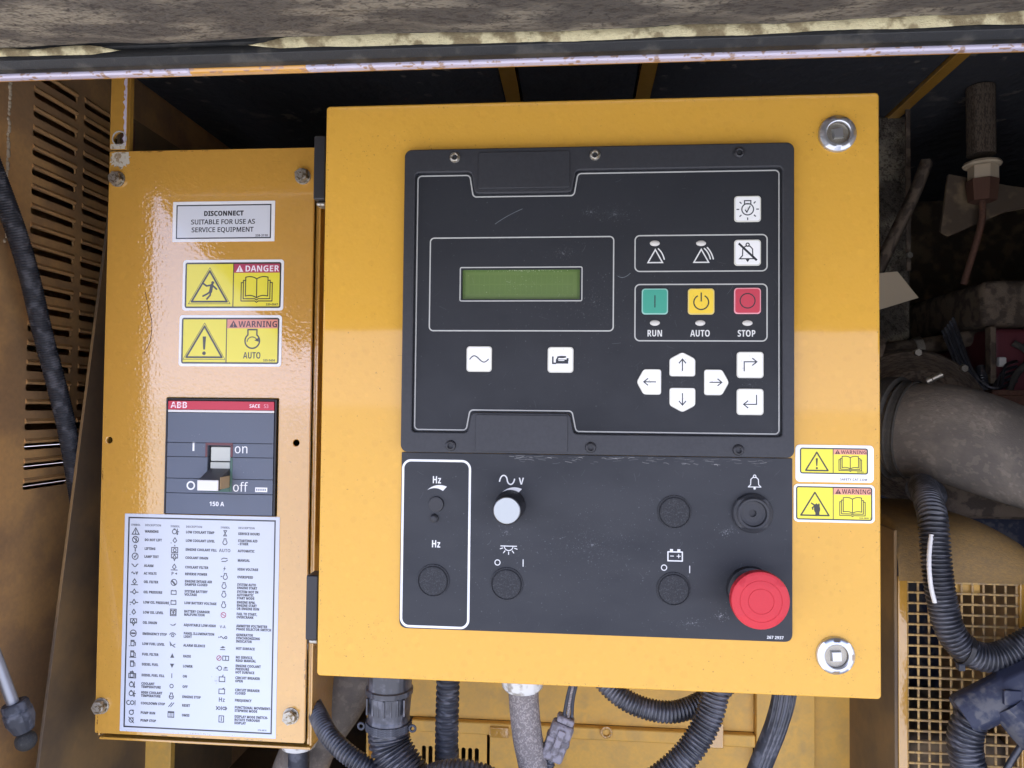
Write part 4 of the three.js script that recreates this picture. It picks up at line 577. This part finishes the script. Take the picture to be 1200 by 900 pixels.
    x.lineWidth = 0.9; x.strokeRect(X(55), Y(-115.6), 10.2, 6.4); x.fillRect(X(56.4), Y(-113.6), 2.2, 1.8); x.fillRect(X(61.6), Y(-113.6), 2.2, 1.8); x.lineWidth = 0.6; poly(x, [[X(56.8), Y(-118.6)], [X(59), Y(-118.6)]], false); x.stroke(); poly(x, [[X(61.4), Y(-118.6)], [X(63.8), Y(-118.6)]], false); x.stroke(); poly(x, [[X(62.6), Y(-117.4)], [X(62.6), Y(-119.8)]], false); x.stroke();
    text(x, '267 2937', X(130), Y(-173.9), 3, { sx: 0.95 });
  });
  const plate = part(cab, 'switch_plate', fitUV(ext(roundPoly([[lx0, ly0], [lx1, ly0], [lx1, ly1], [lx0, ly1]], [6, 6, 0.6, 0.6]), 0.2, 1.8, 0.35, false), lx0, ly0, lx1, ly1), std({ map: lowTex, roughness: 0.75, specularIntensity: 0.8, roughnessMap: sheenTex }));
  const plugG = boxUV(lathe([[0, 1.7], [9.4, 1.7], [10.2, 1.3], [10.4, 0.3], [11.0, 0.3], [11.2, 1.0], [11.9, 0.8], [12.1, -0.1]], 44));
  for (const [x, y] of [[-115.2, -141.2], [-60.9, -142], [59.4, -87.1], [59, -142]]) part(plate, 'hole_plug', plugG, M.plug, [x * mm, y * mm, 0.0018]);
  part(plate, 'frequency_knob', lathe([[0, 2.2], [4.4, 2.4], [5.4, 1.8], [5.8, 0], [5.8, -0.1]], 32), M.black, [-0.1138, -0.0852, 0.0018]);
  part(plate, 'lock_stud', lathe([[0, 3.4], [1.8, 3.2], [3, 2], [3.3, 0], [3.3, -0.1]], 24), M.black, [-0.1152, -0.0955, 0.0018]);
  { const k = part(cab, 'voltage_knob', lathe([[0, 27.5], [9.5, 27.5], [10.2, 26.4], [10.6, 3], [11.2, 2], [11.2, 0], [11.2, -0.1]], 48), M.black, [-0.0588, -0.0848, 0.0018]); part(k, 'metal_cap', boxUV(lathe([[0, 29], [8.9, 29], [9.4, 28.5], [9.5, 27.6]], 48)), M.knobCap, [-0.0588, -0.0848, 0.0018]); }
  { const e = part(cab, 'emergency_stop', lathe([[0, 33.2], [8.0, 33.2], [8.1, 32.9], [8.5, 32.9], [8.6, 33.2], [13.4, 33.1], [13.5, 32.8], [13.9, 32.8], [14, 33.0], [17.6, 32.6], [19.0, 31.6], [19.4, 30], [19.2, 25], [18, 22], [13, 20], [11.5, 18]], 64), M.red, [0.1124, -0.1406, 0.0018]); part(e, 'collar', lathe([[11.5, 21], [11.5, 6], [16, 5], [16.5, 0], [16.5, -0.1]], 40), M.black, [0.1124, -0.1406, 0.0018]); e.userData.label = 'red mushroom emergency stop button'; }
  { const hn = part(cab, 'alarm_horn', lathe([[2.6, -0.2], [2.6, 2.2], [6.5, 2.4], [8.6, 3.4], [9.2, 5.6], [10.6, 6.2], [11.4, 5.4], [11.6, 4.4], [13.4, 3.6], [14, 2.6], [14.1, -0.1]], 48), M.bezel, [0.1139, -0.0865, 0.0018]); part(hn, 'horn_opening', lathe([[0, 0.1], [2.6, 0.1]], 20), M.black, [0.1139, -0.0865, 0.0018]); }
  // ---- hazard stickers
  const lab = (x0, y0, x1, y1, tex, l) => { const m = part(cab, 'warning_label', fitUV(ext(rr(x0, y0, x1, y1, 3), 0.02, 0.36, 0.06, false), x0, y0, x1, y1), printed(tex, { roughness: 0.4, clearcoat: 0.3, clearcoatRoughness: 0.2 })); m.userData.label = l; };
  lab(144.4, -63.9, 198.1, -37.6, printTex(53.7, 26.3, 14, (x, a, b) => { x.fillStyle = '#f0efea'; x.fillRect(0, 0, a, b); x.save(); x.translate(1.6, 0.6); safety(x, a - 4, b - 5, 1.9, 'WARNING', '#e0987c', '#4a1c1c', 'excl', 'book', '339-0997  1', 0.55, 0.6); x.restore(); x.fillStyle = '#f0efea'; x.fillRect(0, b - 4.2, a, 4.2); text(x, 'SAFETY.CAT.COM', 40, b - 2.2, 2.3, { color: '#26262a' }); }), 'yellow warning label with exclamation mark and open book');
  lab(143.2, -92.2, 198.6, -65.4, printTex(55.4, 26.8, 14, (x, a, b) => safety(x, a, b, 2, 'WARNING', '#e0987c', '#4a1c1c', 'hand', 'book', '324-9808  1', 0.55, 0.6)), 'yellow warning label with electric shock hand and open book');
}

// ================================================================ LEFT SIDE
{
  const h = thing('cable_conduit', 'black corrugated conduit running down the louvred side panel', 'conduit', [-0.55, 0.2, -0.1]);
  part(h, 'corrugated_tube', sweep([[-580, 330, -60], [-556, 232, -82], [-535, 130, -112], [-532, 50, -140], [-527, 6, -152], [-524, -40, -166], [-525, -100, -185], [-528, -200, -215], [-530, -330, -260], [-530, -590, -300]], 8.8, { pitch: 2.4, amp: 0.5 }), M.hoseMatte);
}
{
  const s = thing('gas_strut', 'silver gas strut rod with dark end fitting beside the side panel', 'gas strut', [-0.48, -0.285, -0.05]);
  const A = [-530, -90, -20], Bp = [-480.4, -272, -50], dir = [Bp[0] - A[0], Bp[1] - A[1], Bp[2] - A[2]];
  part(s, 'rod', sweep([[-533, -104, -22], [-505, -186, -36], Bp], 4.8, { radial: 24 }), M.strut);
  part(s, 'end_fitting', between(boxUV(lathe([[0, -2], [9.4, -2], [10.6, 0], [10.6, 5], [11.4, 6], [11.4, 14], [10, 18], [8, 24], [0, 26]], 20)), [Bp[0] - 0.5, Bp[1] + 4, Bp[2]], [Bp[0] + dir[0], Bp[1] + dir[1], Bp[2] + dir[2]]), M.hoseMatte);
  part(s, 'upper_mount', bx(-564, -526, -112, -94, -30, -14, 0.003), M.strut);
  part(s, 'ball_stud', new THREE.SphereGeometry(0.0085, 20, 14), M.rubber, [-0.4735, -0.2995, -0.0545]);
}
// ================================================================ BELOW THE BOXES
{
  const b = thing('bulkhead', 'yellow bulkhead panel with ledge, seam and vent slots behind the hoses', 'bulkhead', [0, -0.6, -0.285]);
  part(b, 'upper_panel', bx(-235, 180, -358, -170, -290, -280, 0.001), M.yellowDusty);
  part(b, 'ledge', bx(-190, 180, -371.5, -358.3, -282, -272, 0.002), M.yellowDusty);
  const S = rr(-235, -600, -107.3, -371.8, 0.5); for (let i = 0; i < 9; i++) S.holes.push(rr(-180 + i * 7.4, -440, -175.4 + i * 7.4, -391, 2.2, new THREE.Path()));
  part(b, 'vent_panel', ext(S, -286, -283, 0.4), M.yellowDusty);
  part(b, 'lower_panel', bx(-104.3, 180, -600, -371.8, -288, -284, 0.001), M.yellowDusty);
  part(b, 'tab', bx(-103, -82, -372, -361, -271.8, -268, 0.001), M.yellowOld);
  part(b, 'hook_plate', bx(128, 146, -372, -346, -271.8, -268, 0.001), M.yellowOld);
  const bt = toCreasedNormals(new THREE.TorusGeometry(0.0052, 0.0014, 8, 24), 1); part(b, 'loop', bt, M.yellowOld, [0.0229, -0.3615, -0.2705]);
  part(b, 'bolt_head', lathe([[0, 3], [4, 2.6], [5, 0]], 16), M.yellowOld, [-0.07, -0.365, -0.272]);
  part(b, 'post_panel', bx(180.3, 240.2, -600, -170, -282, -270, 0.001), M.yellowDusty);
  part(b, 'post_panel', bx(240.5, 281.5, -600, -170, -292, -280, 0.001), M.yellowDusty);
  part(b, 'flange', bx(281.7, 285, -600, -170, -292, -250, 0.0008), M.yellowOld);
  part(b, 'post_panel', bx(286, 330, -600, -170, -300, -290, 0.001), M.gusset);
  part(b, 'left_panel', bx(-528, -470, -600, -325, -290, -280, 0.001), M.yellowDusty);
  part(b, 'side_return', bx(-238.5, -235.5, -600, -215, -300, -265, 0.001), M.yellowDusty);
}
const hoseThing = (label, at) => thing('corrugated_hose', label, 'hose', at);
{ const h = hoseThing('thin black corrugated hose dropping away under the breaker box corner', [-0.2, -0.31, -0.1]); part(h, 'corrugated_tube', sweep([[-268, -292, -160], [-246, -299, -130], [-228, -307, -108], [-208, -316, -96], [-180, -330, -92], [-140, -352, -100], [-110, -400, -130], [-100, -590, -180]], 8.2, { pitch: 3.2, amp: 1.4 }), M.hose); }
{
  const h = hoseThing('black corrugated hose hanging from a clamped plastic coupling under the cabinet', [-0.172, -0.25, -0.1]);
  part(h, 'coupling', between(boxUV(lathe([[0, 0], [19.2, 0], [19.2, 54], [20.6, 55], [20.6, 59], [19.4, 60], [18.0, 80], [18.6, 81], [18.6, 91], [17.4, 92], [17.0, 99], [0, 99]], 36)), [-171.5, -204, -100], [-172.8, -310, -100]), M.hose);
  const cl = part(h, 'hose_clamp', between(lathe([[18.9, -3.4], [20.2, -3.2], [20.2, 3.2], [18.9, 3.4]], 36), [-172.4, -290.5, -100], [-172.9, -330, -100]), M.hoseMatte);
  for (const s of [-1, 1]) { const t = new THREE.TorusGeometry(0.0026, 0.0011, 8, 18); part(cl, 'clamp_lug', t, M.hoseMatte, [-0.1724 + s * 0.0225, -0.2905, -0.093]); }
  part(h, 'corrugated_tube', sweep([[-172.6, -296, -100], [-170, -308, -98], [-160, -322, -94], [-146, -338, -90], [-132, -360, -88], [-120, -420, -100], [-118, -590, -120]], (t) => 17.4, { pitch: 3.8, amp: 2.2, radial: 28 }), M.hose);
  for (let i = 0; i < 7; i++) part(h, 'coupling_rib', bx(-189 + i * 5.4, -187.4 + i * 5.4, -278, -264, -82.2 + 3.4 * -Math.abs(i - 3) * 0.6, -79.5 - 2.6 * Math.abs(i - 3) * 0.75, 0.0004), M.hose);
}
{ const h = hoseThing('matte black corrugated hose dropping straight down beside the clamped coupling', [-0.12, -0.25, -0.12]); part(h, 'corrugated_tube', sweep([[-123, -204, -120], [-124, -262, -120], [-124.5, -320, -120], [-123, -420, -122], [-122, -590, -130]], 10.0, { pitch: 5.2, amp: 1.6 }), M.hoseMatte); }
{ const h = hoseThing('shiny black corrugated hose looping over in front of the bulkhead vent', [-0.1, -0.33, -0.07]); part(h, 'corrugated_tube', sweep([[-160, -420, -110], [-146, -346, -84], [-128, -319, -70], [-104, -312, -66], [-82, -317, -68], [-62, -334, -74], [-48, -390, -90], [-46, -590, -120]], 9.4, { pitch: 3.3, amp: 1.5 }), M.hose); }
{
  const c = thing('grey_conduit', 'dusty grey conduit pipe with white fitting under the control cabinet', 'conduit', [-0.055, -0.25, -0.1]);
  part(c, 'fitting', between(boxUV(lathe([[0, 0], [18.6, 0], [19.2, 30], [19, 40], [17.4, 47], [14.8, 50], [0, 50]], 36)), [-56.4, -206, -100], [-55, -300, -100]), M.fitting);
  part(c, 'pipe', sweep([[-55.2, -240, -100], [-54.4, -266, -100], [-51, -296, -100], [-45, -324, -100], [-36, -400, -104], [-30, -590, -110]], 12.9, { radial: 28 }), M.greyConduit);
}
{
  const w = thing('wire_connector', 'grey plug connector with taped wires hanging beside the grey conduit', 'connector', [-0.022, -0.29, -0.1]);
  part(w, 'plug_body', mergeGeometries([bx(-9.5, 9.5, -19, 14, -7, 7, 0.003), bx(-7.5, 7.5, 14.2, 20, -6, 6, 0.002), bx(-10.2, 10.2, -4, 2, -7.6, 7.6, 0.002), bx(-3.2, 3.2, -12, 10, 7.2, 9.4, 0.001)]), std({ map: dataTex(512, (i) => lerp(srgb(128, 124, 130), srgb(92, 88, 90), st(0.4, 0.7, nMid[i])), true, 1 / 0.05), roughness: 0.6 }), [-0.0245, -0.2955, -0.1], [0, 0, -0.36]);
  for (let i = 0; i < 3; i++) part(w, 'wire', sweep([[-16 + i * 3.2, -204, -102 + i * 2], [-13 + i * 2.4, -240, -100 + i], [-17.5 + i * 2.6, -262, -99], [-20 + i * 3.4, -277, -99]], 1.5, { radial: 10 }), i === 1 ? M.greyConduit : M.hoseMatte);
  part(w, 'wire', sweep([[-31, -313, -100], [-33, -330, -98], [-26, -360, -96], [-20, -590, -110]], 4, { pitch: 3, amp: 1.2, radial: 14 }), M.hose);
}
{ const h = hoseThing('black corrugated hose sagging in a shallow arc under the cabinet', [0.06, -0.26, -0.1]); part(h, 'corrugated_tube', sweep([[2, -205, -120], [6, -236, -112], [20, -254, -106], [42, -266, -102], [72, -270, -102], [100, -263, -112], [124, -250, -126], [150, -205, -140]], 8.8, { pitch: 3.1, amp: 1.2 }), M.hose); }
{ const h = hoseThing('glossy black corrugated hose curving down and left from the cabinet underside', [0.08, -0.29, -0.085]); part(h, 'corrugated_tube', sweep([[108, -204, -92], [106, -240, -88], [98, -268, -84], [82, -293, -80], [58, -315, -78], [30, -334, -80], [8, -370, -90], [0, -430, -100], [0, -590, -110]], 10.8, { pitch: 3.5, amp: 1.5, radial: 26 }), M.hose); }
{ const h = thing('braided_cable', 'dark braided cable dropping from the cabinet underside near the yellow posts', 'cable', [0.155, -0.28, -0.1]);
  part(h, 'sleeve', sweep([[166, -204, -104], [163, -250, -100], [157, -276, -100], [148, -300, -100], [140, -322, -100], [130, -380, -104], [126, -590, -110]], 9.2, { radial: 24 }), M.hoseMatte);
  for (let i = 0; i < 6; i++) { const a = 0.5 + i * 0.45, dx = -Math.cos(a) * 9.2, dz = Math.sin(a) * 9.2; part(h, 'cord', sweep([[166 + dx, -204, -104 + dz], [163 + dx, -250, -100 + dz], [157 + dx, -276 + dx * 0.3, -100 + dz], [148 + dx * 0.92, -300 + dx * 0.4, -100 + dz], [140 + dx * 0.92, -322 + dx * 0.4, -100 + dz], [130 + dx, -380, -104 + dz], [126 + dx, -588, -110 + dz]], 1.1, { radial: 8, step: 0.006 }), M.hose); }
}
{ const f = thing('cable_gland', 'pale cable gland under the breaker box beside its right bolt', 'cable gland', [-0.272, -0.33, -0.17]);
  part(f, 'nut', between(boxUV(lathe([[0, 0], [18, 0], [18, 9], [16, 14], [12, 16], [0, 16]], 28)), [-275, -327.2, -160], [-275, -400, -160]), M.fitting); part(f, 'cable', sweep([[-275, -342, -160], [-275, -400, -162], [-272, -590, -170]], 10), M.hoseMatte); }
{ const f = thing('locknut', 'white round locknut under the middle of the breaker box', 'locknut', [-0.37, -0.33, -0.17]); part(f, 'ring', between(boxUV(lathe([[0, 0], [22, 0], [22, 3], [20.5, 4], [22.4, 5], [22.4, 8], [18, 10], [0, 10]], 32)), [-370, -327.2, -172], [-370, -400, -172]), M.fitting); }
{ const f = thing('rubber_boot', 'dusty dark grey rubber boot behind the clamped coupling', 'boot', [-0.24, -0.3, -0.2]); part(f, 'boot', sweep([[-222, -215, -205], [-226, -260, -205], [-246, -310, -205], [-280, -360, -210], [-300, -420, -215], [-300, -590, -220]], (t) => 22 + 12 * t, { radial: 28 }), M.greyRubber); }

// ================================================================ RIGHT SIDE: ENGINE BAY
{
  const g = thing('mesh_guard', 'yellow wire mesh guard under a rounded sheet-metal hood', 'guard', [0.34, -0.6, -0.17]);
  const n = 10, x0 = 291.5, x1 = 386.5, y1 = -169, y0 = -420, p = (x1 - x0) / n;
  const vb = bx(-1.05, 1.05, y0, y1 + 1.5, -1, 1, 0.0009), hb = bx(x0 - 1, x1 + 1, -1.05, 1.05, -1, 1, 0.0009);
  for (let i = 0; i <= n; i++) part(g, 'wire', vb, M.wire, [(x0 + p * i) * mm, 0, -0.17]);
  for (let y = y1; y > y0; y -= 9.6) part(g, 'wire', hb, M.wire, [0, y * mm, -0.1684]);
  part(g, 'left_flange', bx(282, 290.5, -600, -164, -173, -166, 0.001), M.yellowOld);
  part(g, 'right_flange', bx(387.6, 394, -600, -164, -173, -166, 0.001), M.yellowOld);
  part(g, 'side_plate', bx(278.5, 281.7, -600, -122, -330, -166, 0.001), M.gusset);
  part(g, 'side_plate', bx(394.3, 397, -600, -140, -330, -166, 0.001), M.yellowWall);
  // hood: bent sheet, profile in (z, y), its right corner cut away
  const prof = [[-330, -112], [-240, -113], [-200, -116], [-180, -123], [-168, -137], [-163, -152], [-162.5, -167]];
  const pos = [], idx = [], uv = [], NX = 40; const pc = new THREE.CatmullRomCurve3(prof.map(([z, y]) => new THREE.Vector3(0, y, z)), false, 'centripetal').getPoints(36);
  for (let i = 0; i <= NX; i++) for (let j = 0; j < pc.length; j++) { const t = i / NX, e = Math.max(0, (t - 0.62) / 0.38), x = 281 + 116.5 * t, l = Math.max(0, 1 - t / 0.06); let y = pc[j].y - (e * e * 26) * (1 - j / pc.length) - l * l * 12 * (1 - j / pc.length), z = pc[j].z; pos.push(x * mm, Math.max(y, -168) * mm, z * mm); uv.push(x * mm, j * 0.004); }
  for (let i = 0; i < NX; i++) for (let j = 0; j < pc.length - 1; j++) { const a = i * pc.length + j, b = a + pc.length; idx.push(a, a + 1, b, b, a + 1, b + 1); }
  const q = new THREE.BufferGeometry(); q.setAttribute('position', new THREE.Float32BufferAttribute(pos, 3)); q.setAttribute('uv', new THREE.Float32BufferAttribute(uv, 2)); q.setIndex(idx); q.computeVertexNormals();
  part(g, 'hood', q, M.hood);
  const el = lathe([[0, 0.6], [7, 0.6], [7.4, 0]], 24); el.rotateX(-Math.PI / 2); const hs = part(g, 'hood_slot', el, M.black, [0.331, -0.1137, -0.212], [0.1, 0, 0]); hs.scale.set(1, 1, 0.5);
  part(g, 'patch_plate', bx(320, 357, -181, -168, -176, -173, 0.0006), M.yellowDusty);
  part(g, 'inner_block', bx(300, 392, -600, -318, -240, -190, 0.01), M.foamBrown);
  part(g, 'inner_strip', bx(283, 300, -420, -262, -215, -195, 0.004), M.tan);
}
{
  const h = hoseThing('black split corrugated hose hanging in front of the mesh guard, pale wire in its slit', [0.31, -0.15, -0.13]);
  const path = [[318, -84, -200], [306, -94, -160], [301, -108, -140], [299.6, -136.7, -132], [301, -160, -130], [304.5, -181, -130], [311, -203, -130], [325, -219, -130], [345, -223, -130], [370, -212, -130], [400, -190, -130], [460, -160, -140]];
  part(h, 'corrugated_tube', sweep(path, 11.6, { pitch: 3.6, amp: 1.9, radial: 26 }), M.hose);
  part(h, 'pale_wire', sweep([[293.4, -119, -126], [290.8, -132, -124], [289.6, -148, -122], [291, -164, -121.6], [294, -176, -122]], 1.9, { radial: 12 }), M.white);
  part(h, 'zip_tie', between(lathe([[12.4, -2.2], [13.6, -2], [13.6, 2], [12.4, 2.2]], 30), [322, -217.5, -130], [334, -222.5, -130]), M.black);
  part(h, 'tie_head', bx(313, 318.5, -233, -227, -128, -121, 0.0012), M.hoseMatte);
  part(h, 'end_elbow', between(boxUV(lathe([[0, 0], [13.5, 0], [14.6, 6], [14.6, 22], [12, 30], [0, 32]], 26)), [314, -86, -196], [334, -96, -212]), M.hoseMatte);
}
{
  const h = thing('tee_coupling', 'dusty dark blue-black tee coupling with corrugated hose and wires before the guard', 'coupling', [0.35, -0.26, -0.12]);
  part(h, 'tee_body', mergeGeometries([between(boxUV(lathe([[0, 0], [15.5, 0], [17, 3], [17.5, 40], [19, 44], [19, 80], [0, 80]], 32)), [315, -270, -122], [366, -240, -118]), between(boxUV(lathe([[0, 0], [15, 0], [15, 24], [14, 34], [0, 34]], 26)), [346, -254, -112], [368, -284, -104]), bx(338, 352, -252, -240, -104, -100, 0.001)]), M.navy);
  part(h, 'corrugated_tube', sweep([[330, -262, -120], [321, -275, -121], [317.5, -292, -122], [320, -310, -122], [328, -345, -124], [334, -420, -130], [336, -590, -140]], 13.2, { pitch: 4, amp: 2, radial: 26 }), M.hose);
  part(h, 'corrugated_tube', sweep([[374, -236, -118], [392, -222, -118], [430, -204, -124], [520, -190, -140]], 14, { pitch: 4, amp: 2, radial: 24 }), M.hose);
  part(h, 'wire', sweep([[362, -276, -108], [352, -292, -108], [343, -308, -108], [338, -330, -110], [336, -590, -114]], 2.6, { radial: 12 }), M.hose);
  part(h, 'wire', sweep([[363, -277, -106], [366, -296, -106], [374, -312, -106], [380, -360, -110], [382, -590, -114]], 2.6, { radial: 12 }), M.hose);
  part(h, 'white_wire', sweep([[361, -274, -104], [366, -284, -102], [373, -296, -102], [384, -330, -106], [388, -590, -112]], 1.7, { radial: 12 }), M.white);
}
{
  const a = thing('air_duct', 'dusty grey rubber air duct clamped to a round blower housing', 'duct', [0.37, -0.08, -0.27]);
  part(a, 'duct_body', sweep([[318, -30, -300], [336, -33, -268], [366, -37, -240], [410, -55, -218], [460, -76, -205], [540, -112, -195]], (t) => 46 + 5 * Math.sin(Math.min(1, t * 1.6) * Math.PI) - 4 * t, { radial: 48, step: 0.006 }), M.greyRubber);
  part(a, 'hose_clamp', between(lathe([[47, -6], [50.5, -6], [51.5, -4.6], [50.4, -2.6], [50.4, 2.6], [51.5, 4.6], [50.5, 6], [47, 6]], 56), [335, -32.5, -270], [366, -37, -240]), M.blackMatte);
  part(a, 'clamp_screw', between(lathe([[0, 0], [4, 0], [4, 5], [3, 6], [3, 16], [0, 16]], 14), [345, 17, -250], [358, 24, -246]), M.zinc);
  part(a, 'cuff', between(lathe([[46, -24], [53, -22], [54, -8], [49, -6]], 56), [333, -32, -272], [366, -37, -240]), M.blackMatte);
}
{
  const t = thing('blower_housing', 'rust-brown round blower housing behind the rubber air duct', 'housing', [0.372, -0.03, -0.37]);
  part(t, 'scroll', lathe([[40, 14], [66, 16], [74, 10], [80, 0], [88, -4], [93, -16], [93, -60], [0, -60]], 64).translate(0.372, -0.034, -0.338), M.castIron);
  part(t, 'outlet', sweep([[340, 40, -380], [310, 52, -384], [260, 56, -390], [150, 56, -400]], 36, { radial: 32 }), M.castIron);
  for (let i = 0; i < 5; i++) { const a = 0.3 + i * 0.62; part(t, 'bolt', lathe([[0, 5], [4, 5], [4.6, 4], [4.6, -2]], 6), M.zinc, [0.372 + 0.087 * Math.cos(a), -0.034 + 0.087 * Math.sin(a), -0.3405]); }
}
{
  const e = thing('engine_block', 'dark navy engine block low in the shadowed bay', 'engine', [0.45, -0.3, -0.5]);
  part(e, 'block', bx(250, 720, -330, -85, -640, -340, 0.02, 4), M.navy);
  part(e, 'crankcase_cover', bx(380, 480, -130, -80, -338, -300, 0.012, 4), M.castIron);
  part(e, 'rocker_cover', bx(476, 640, 90, 146, -640, -395, 0.012, 4), M.castIron);
  part(e, 'cover_post', bx(484, 491, 20, 89.5, -410, -396, 0.002), M.castIron);
  part(e, 'cylinder_head', bx(494, 640, -84, 89, -640, -412, 0.008), M.darkRed);
  part(e, 'white_cap', bx(498, 507, 41, 53, -411.5, -404, 0.002), M.white);
  part(e, 'fuel_line', sweep([[515, 70, -405], [526, 60, -398], [530, 48, -398], [522, 40, -400], [512, 20, -405], [505, -60, -408]], 4, { radial: 12 }), M.blackMatte);
  part(e, 'harness', sweep([[470, -30, -405], [480, -5, -400], [478, 24, -404], [485, 40, -420]], 6, { pitch: 3, amp: 1, radial: 14 }), M.hose);
}
{ const t = thing('tan_plate', 'tan four-sided plate in the shadow behind the cabinet edge', 'plate', [0.36, 0.13, -0.4]);
  part(t, 'plate', ext(roundPoly([[300, 150], [378.5, 157], [403.3, 124.5], [300, 92]], 0.6), -402, -400, 0.4), M.tan); part(t, 'stem', bx(310, 330, -86, 100, -412, -402.3, 0.002), M.blackMatte); }
{ const b = thing('hanger_bracket', 'hanger strut and stem with rusty hex fitting in the engine bay', 'bracket', [0.47, 0.25, -0.43]);
  part(b, 'strut', sweep([[425, 300, -425], [408, 260, -420], [352, 140, -410], [330, 60, -408]], 8, { radial: 4 }), M.castIron);
  part(b, 'lower_tab', ext(roundPoly([[452, 285], [520, 270], [570, 262], [570, 245], [520, 236], [452, 206], [442, 212]], 3), -433, -428, 1), M.foamBrown);
  part(b, 'stem', lathe([[0, 0], [16, 0], [16, 84], [0, 84]], 28).rotateX(-Math.PI / 2).translate(0.482, 0.302, -0.41), M.castIron);
  part(b, 'flange', lathe([[0, 0], [20, 0], [21.5, 2], [20, 5], [0, 5]], 32).rotateX(-Math.PI / 2).translate(0.482, 0.287, -0.408), M.tan);
  part(b, 'collar', toCreasedNormals(new THREE.CylinderGeometry(0.0165, 0.0165, 0.016, 6), 0.3).translate(0.483, 0.2785, -0.408), M.tan);
  part(b, 'hex_fitting', toCreasedNormals(new THREE.CylinderGeometry(0.018, 0.0155, 0.026, 6), 0.3).translate(0.482, 0.257, -0.408), M.rust);
  part(b, 'tube', sweep([[482, 246, -408], [481, 220, -408], [476, 190, -414], [470, 146, -430]], 4, { radial: 12 }), M.rust);
}

{ const p = thing('coolant_pipe', 'dusty metal pipe with hose clamp crossing the upper engine bay', 'pipe', [0.5, 0.1, -0.46]);
  part(p, 'pipe', sweep([[360, 62, -470], [430, 70, -470], [500, 84, -465], [560, 118, -460], [700, 150, -460]], 11, { radial: 20 }), M.castIron);
  part(p, 'hose_clamp', between(lathe([[11.5, -5], [12.6, -4.6], [12.6, 4.6], [11.5, 5]], 28), [432, 70.4, -470], [500, 84, -465]), M.zinc); }
{ const w = thing('wiring_harness', 'bundle of thin black wires draped below the rocker cover', 'wires', [0.46, 0.0, -0.4]);
  for (let i = 0; i < 5; i++) part(w, 'wire', sweep([[440 + i * 3, 86 + i * 4, -420], [448 + i * 5, 40 - i * 4, -402 + i * 3], [462 + i * 6, -6 + i * 5, -392 + i * 2], [486 + i * 4, 10 + i * 8, -398], [520, 24 + i * 6, -408]], 1.9, { radial: 8, step: 0.005 }), i % 2 ? M.hoseMatte : M.hose); }
{ const b = thing('mounting_bracket', 'rusty steel angle bracket with two bolts beside the blower housing', 'bracket', [0.49, -0.03, -0.36]);
  part(b, 'angle', mergeGeometries([bx(470, 530, -70, 6, -372, -366, 0.001), bx(470, 530, 6.2, 12, -400, -366, 0.001)]), M.rust);
  for (const y of [-10, -48]) part(b, 'bolt', lathe([[0, 6], [6, 6], [6.8, 5], [6.8, 0]], 6), M.zinc, [0.486, y * mm, -0.366]); }
{ const b = thing('roof_hanger', 'thin tan strap hanging from the foam-lined roof beside the bracket', 'strap', [0.42, 0.3, -0.47]);
  part(b, 'strap', bx(418, 424, 170, 386, -472, -469, 0.0006), M.castIron); part(b, 'bolt', lathe([[0, 4], [4, 4], [4.6, 3], [4.6, 0]], 6), M.zinc, [0.421, 0.19, -0.469]); }

renderer.render(scene, camera);
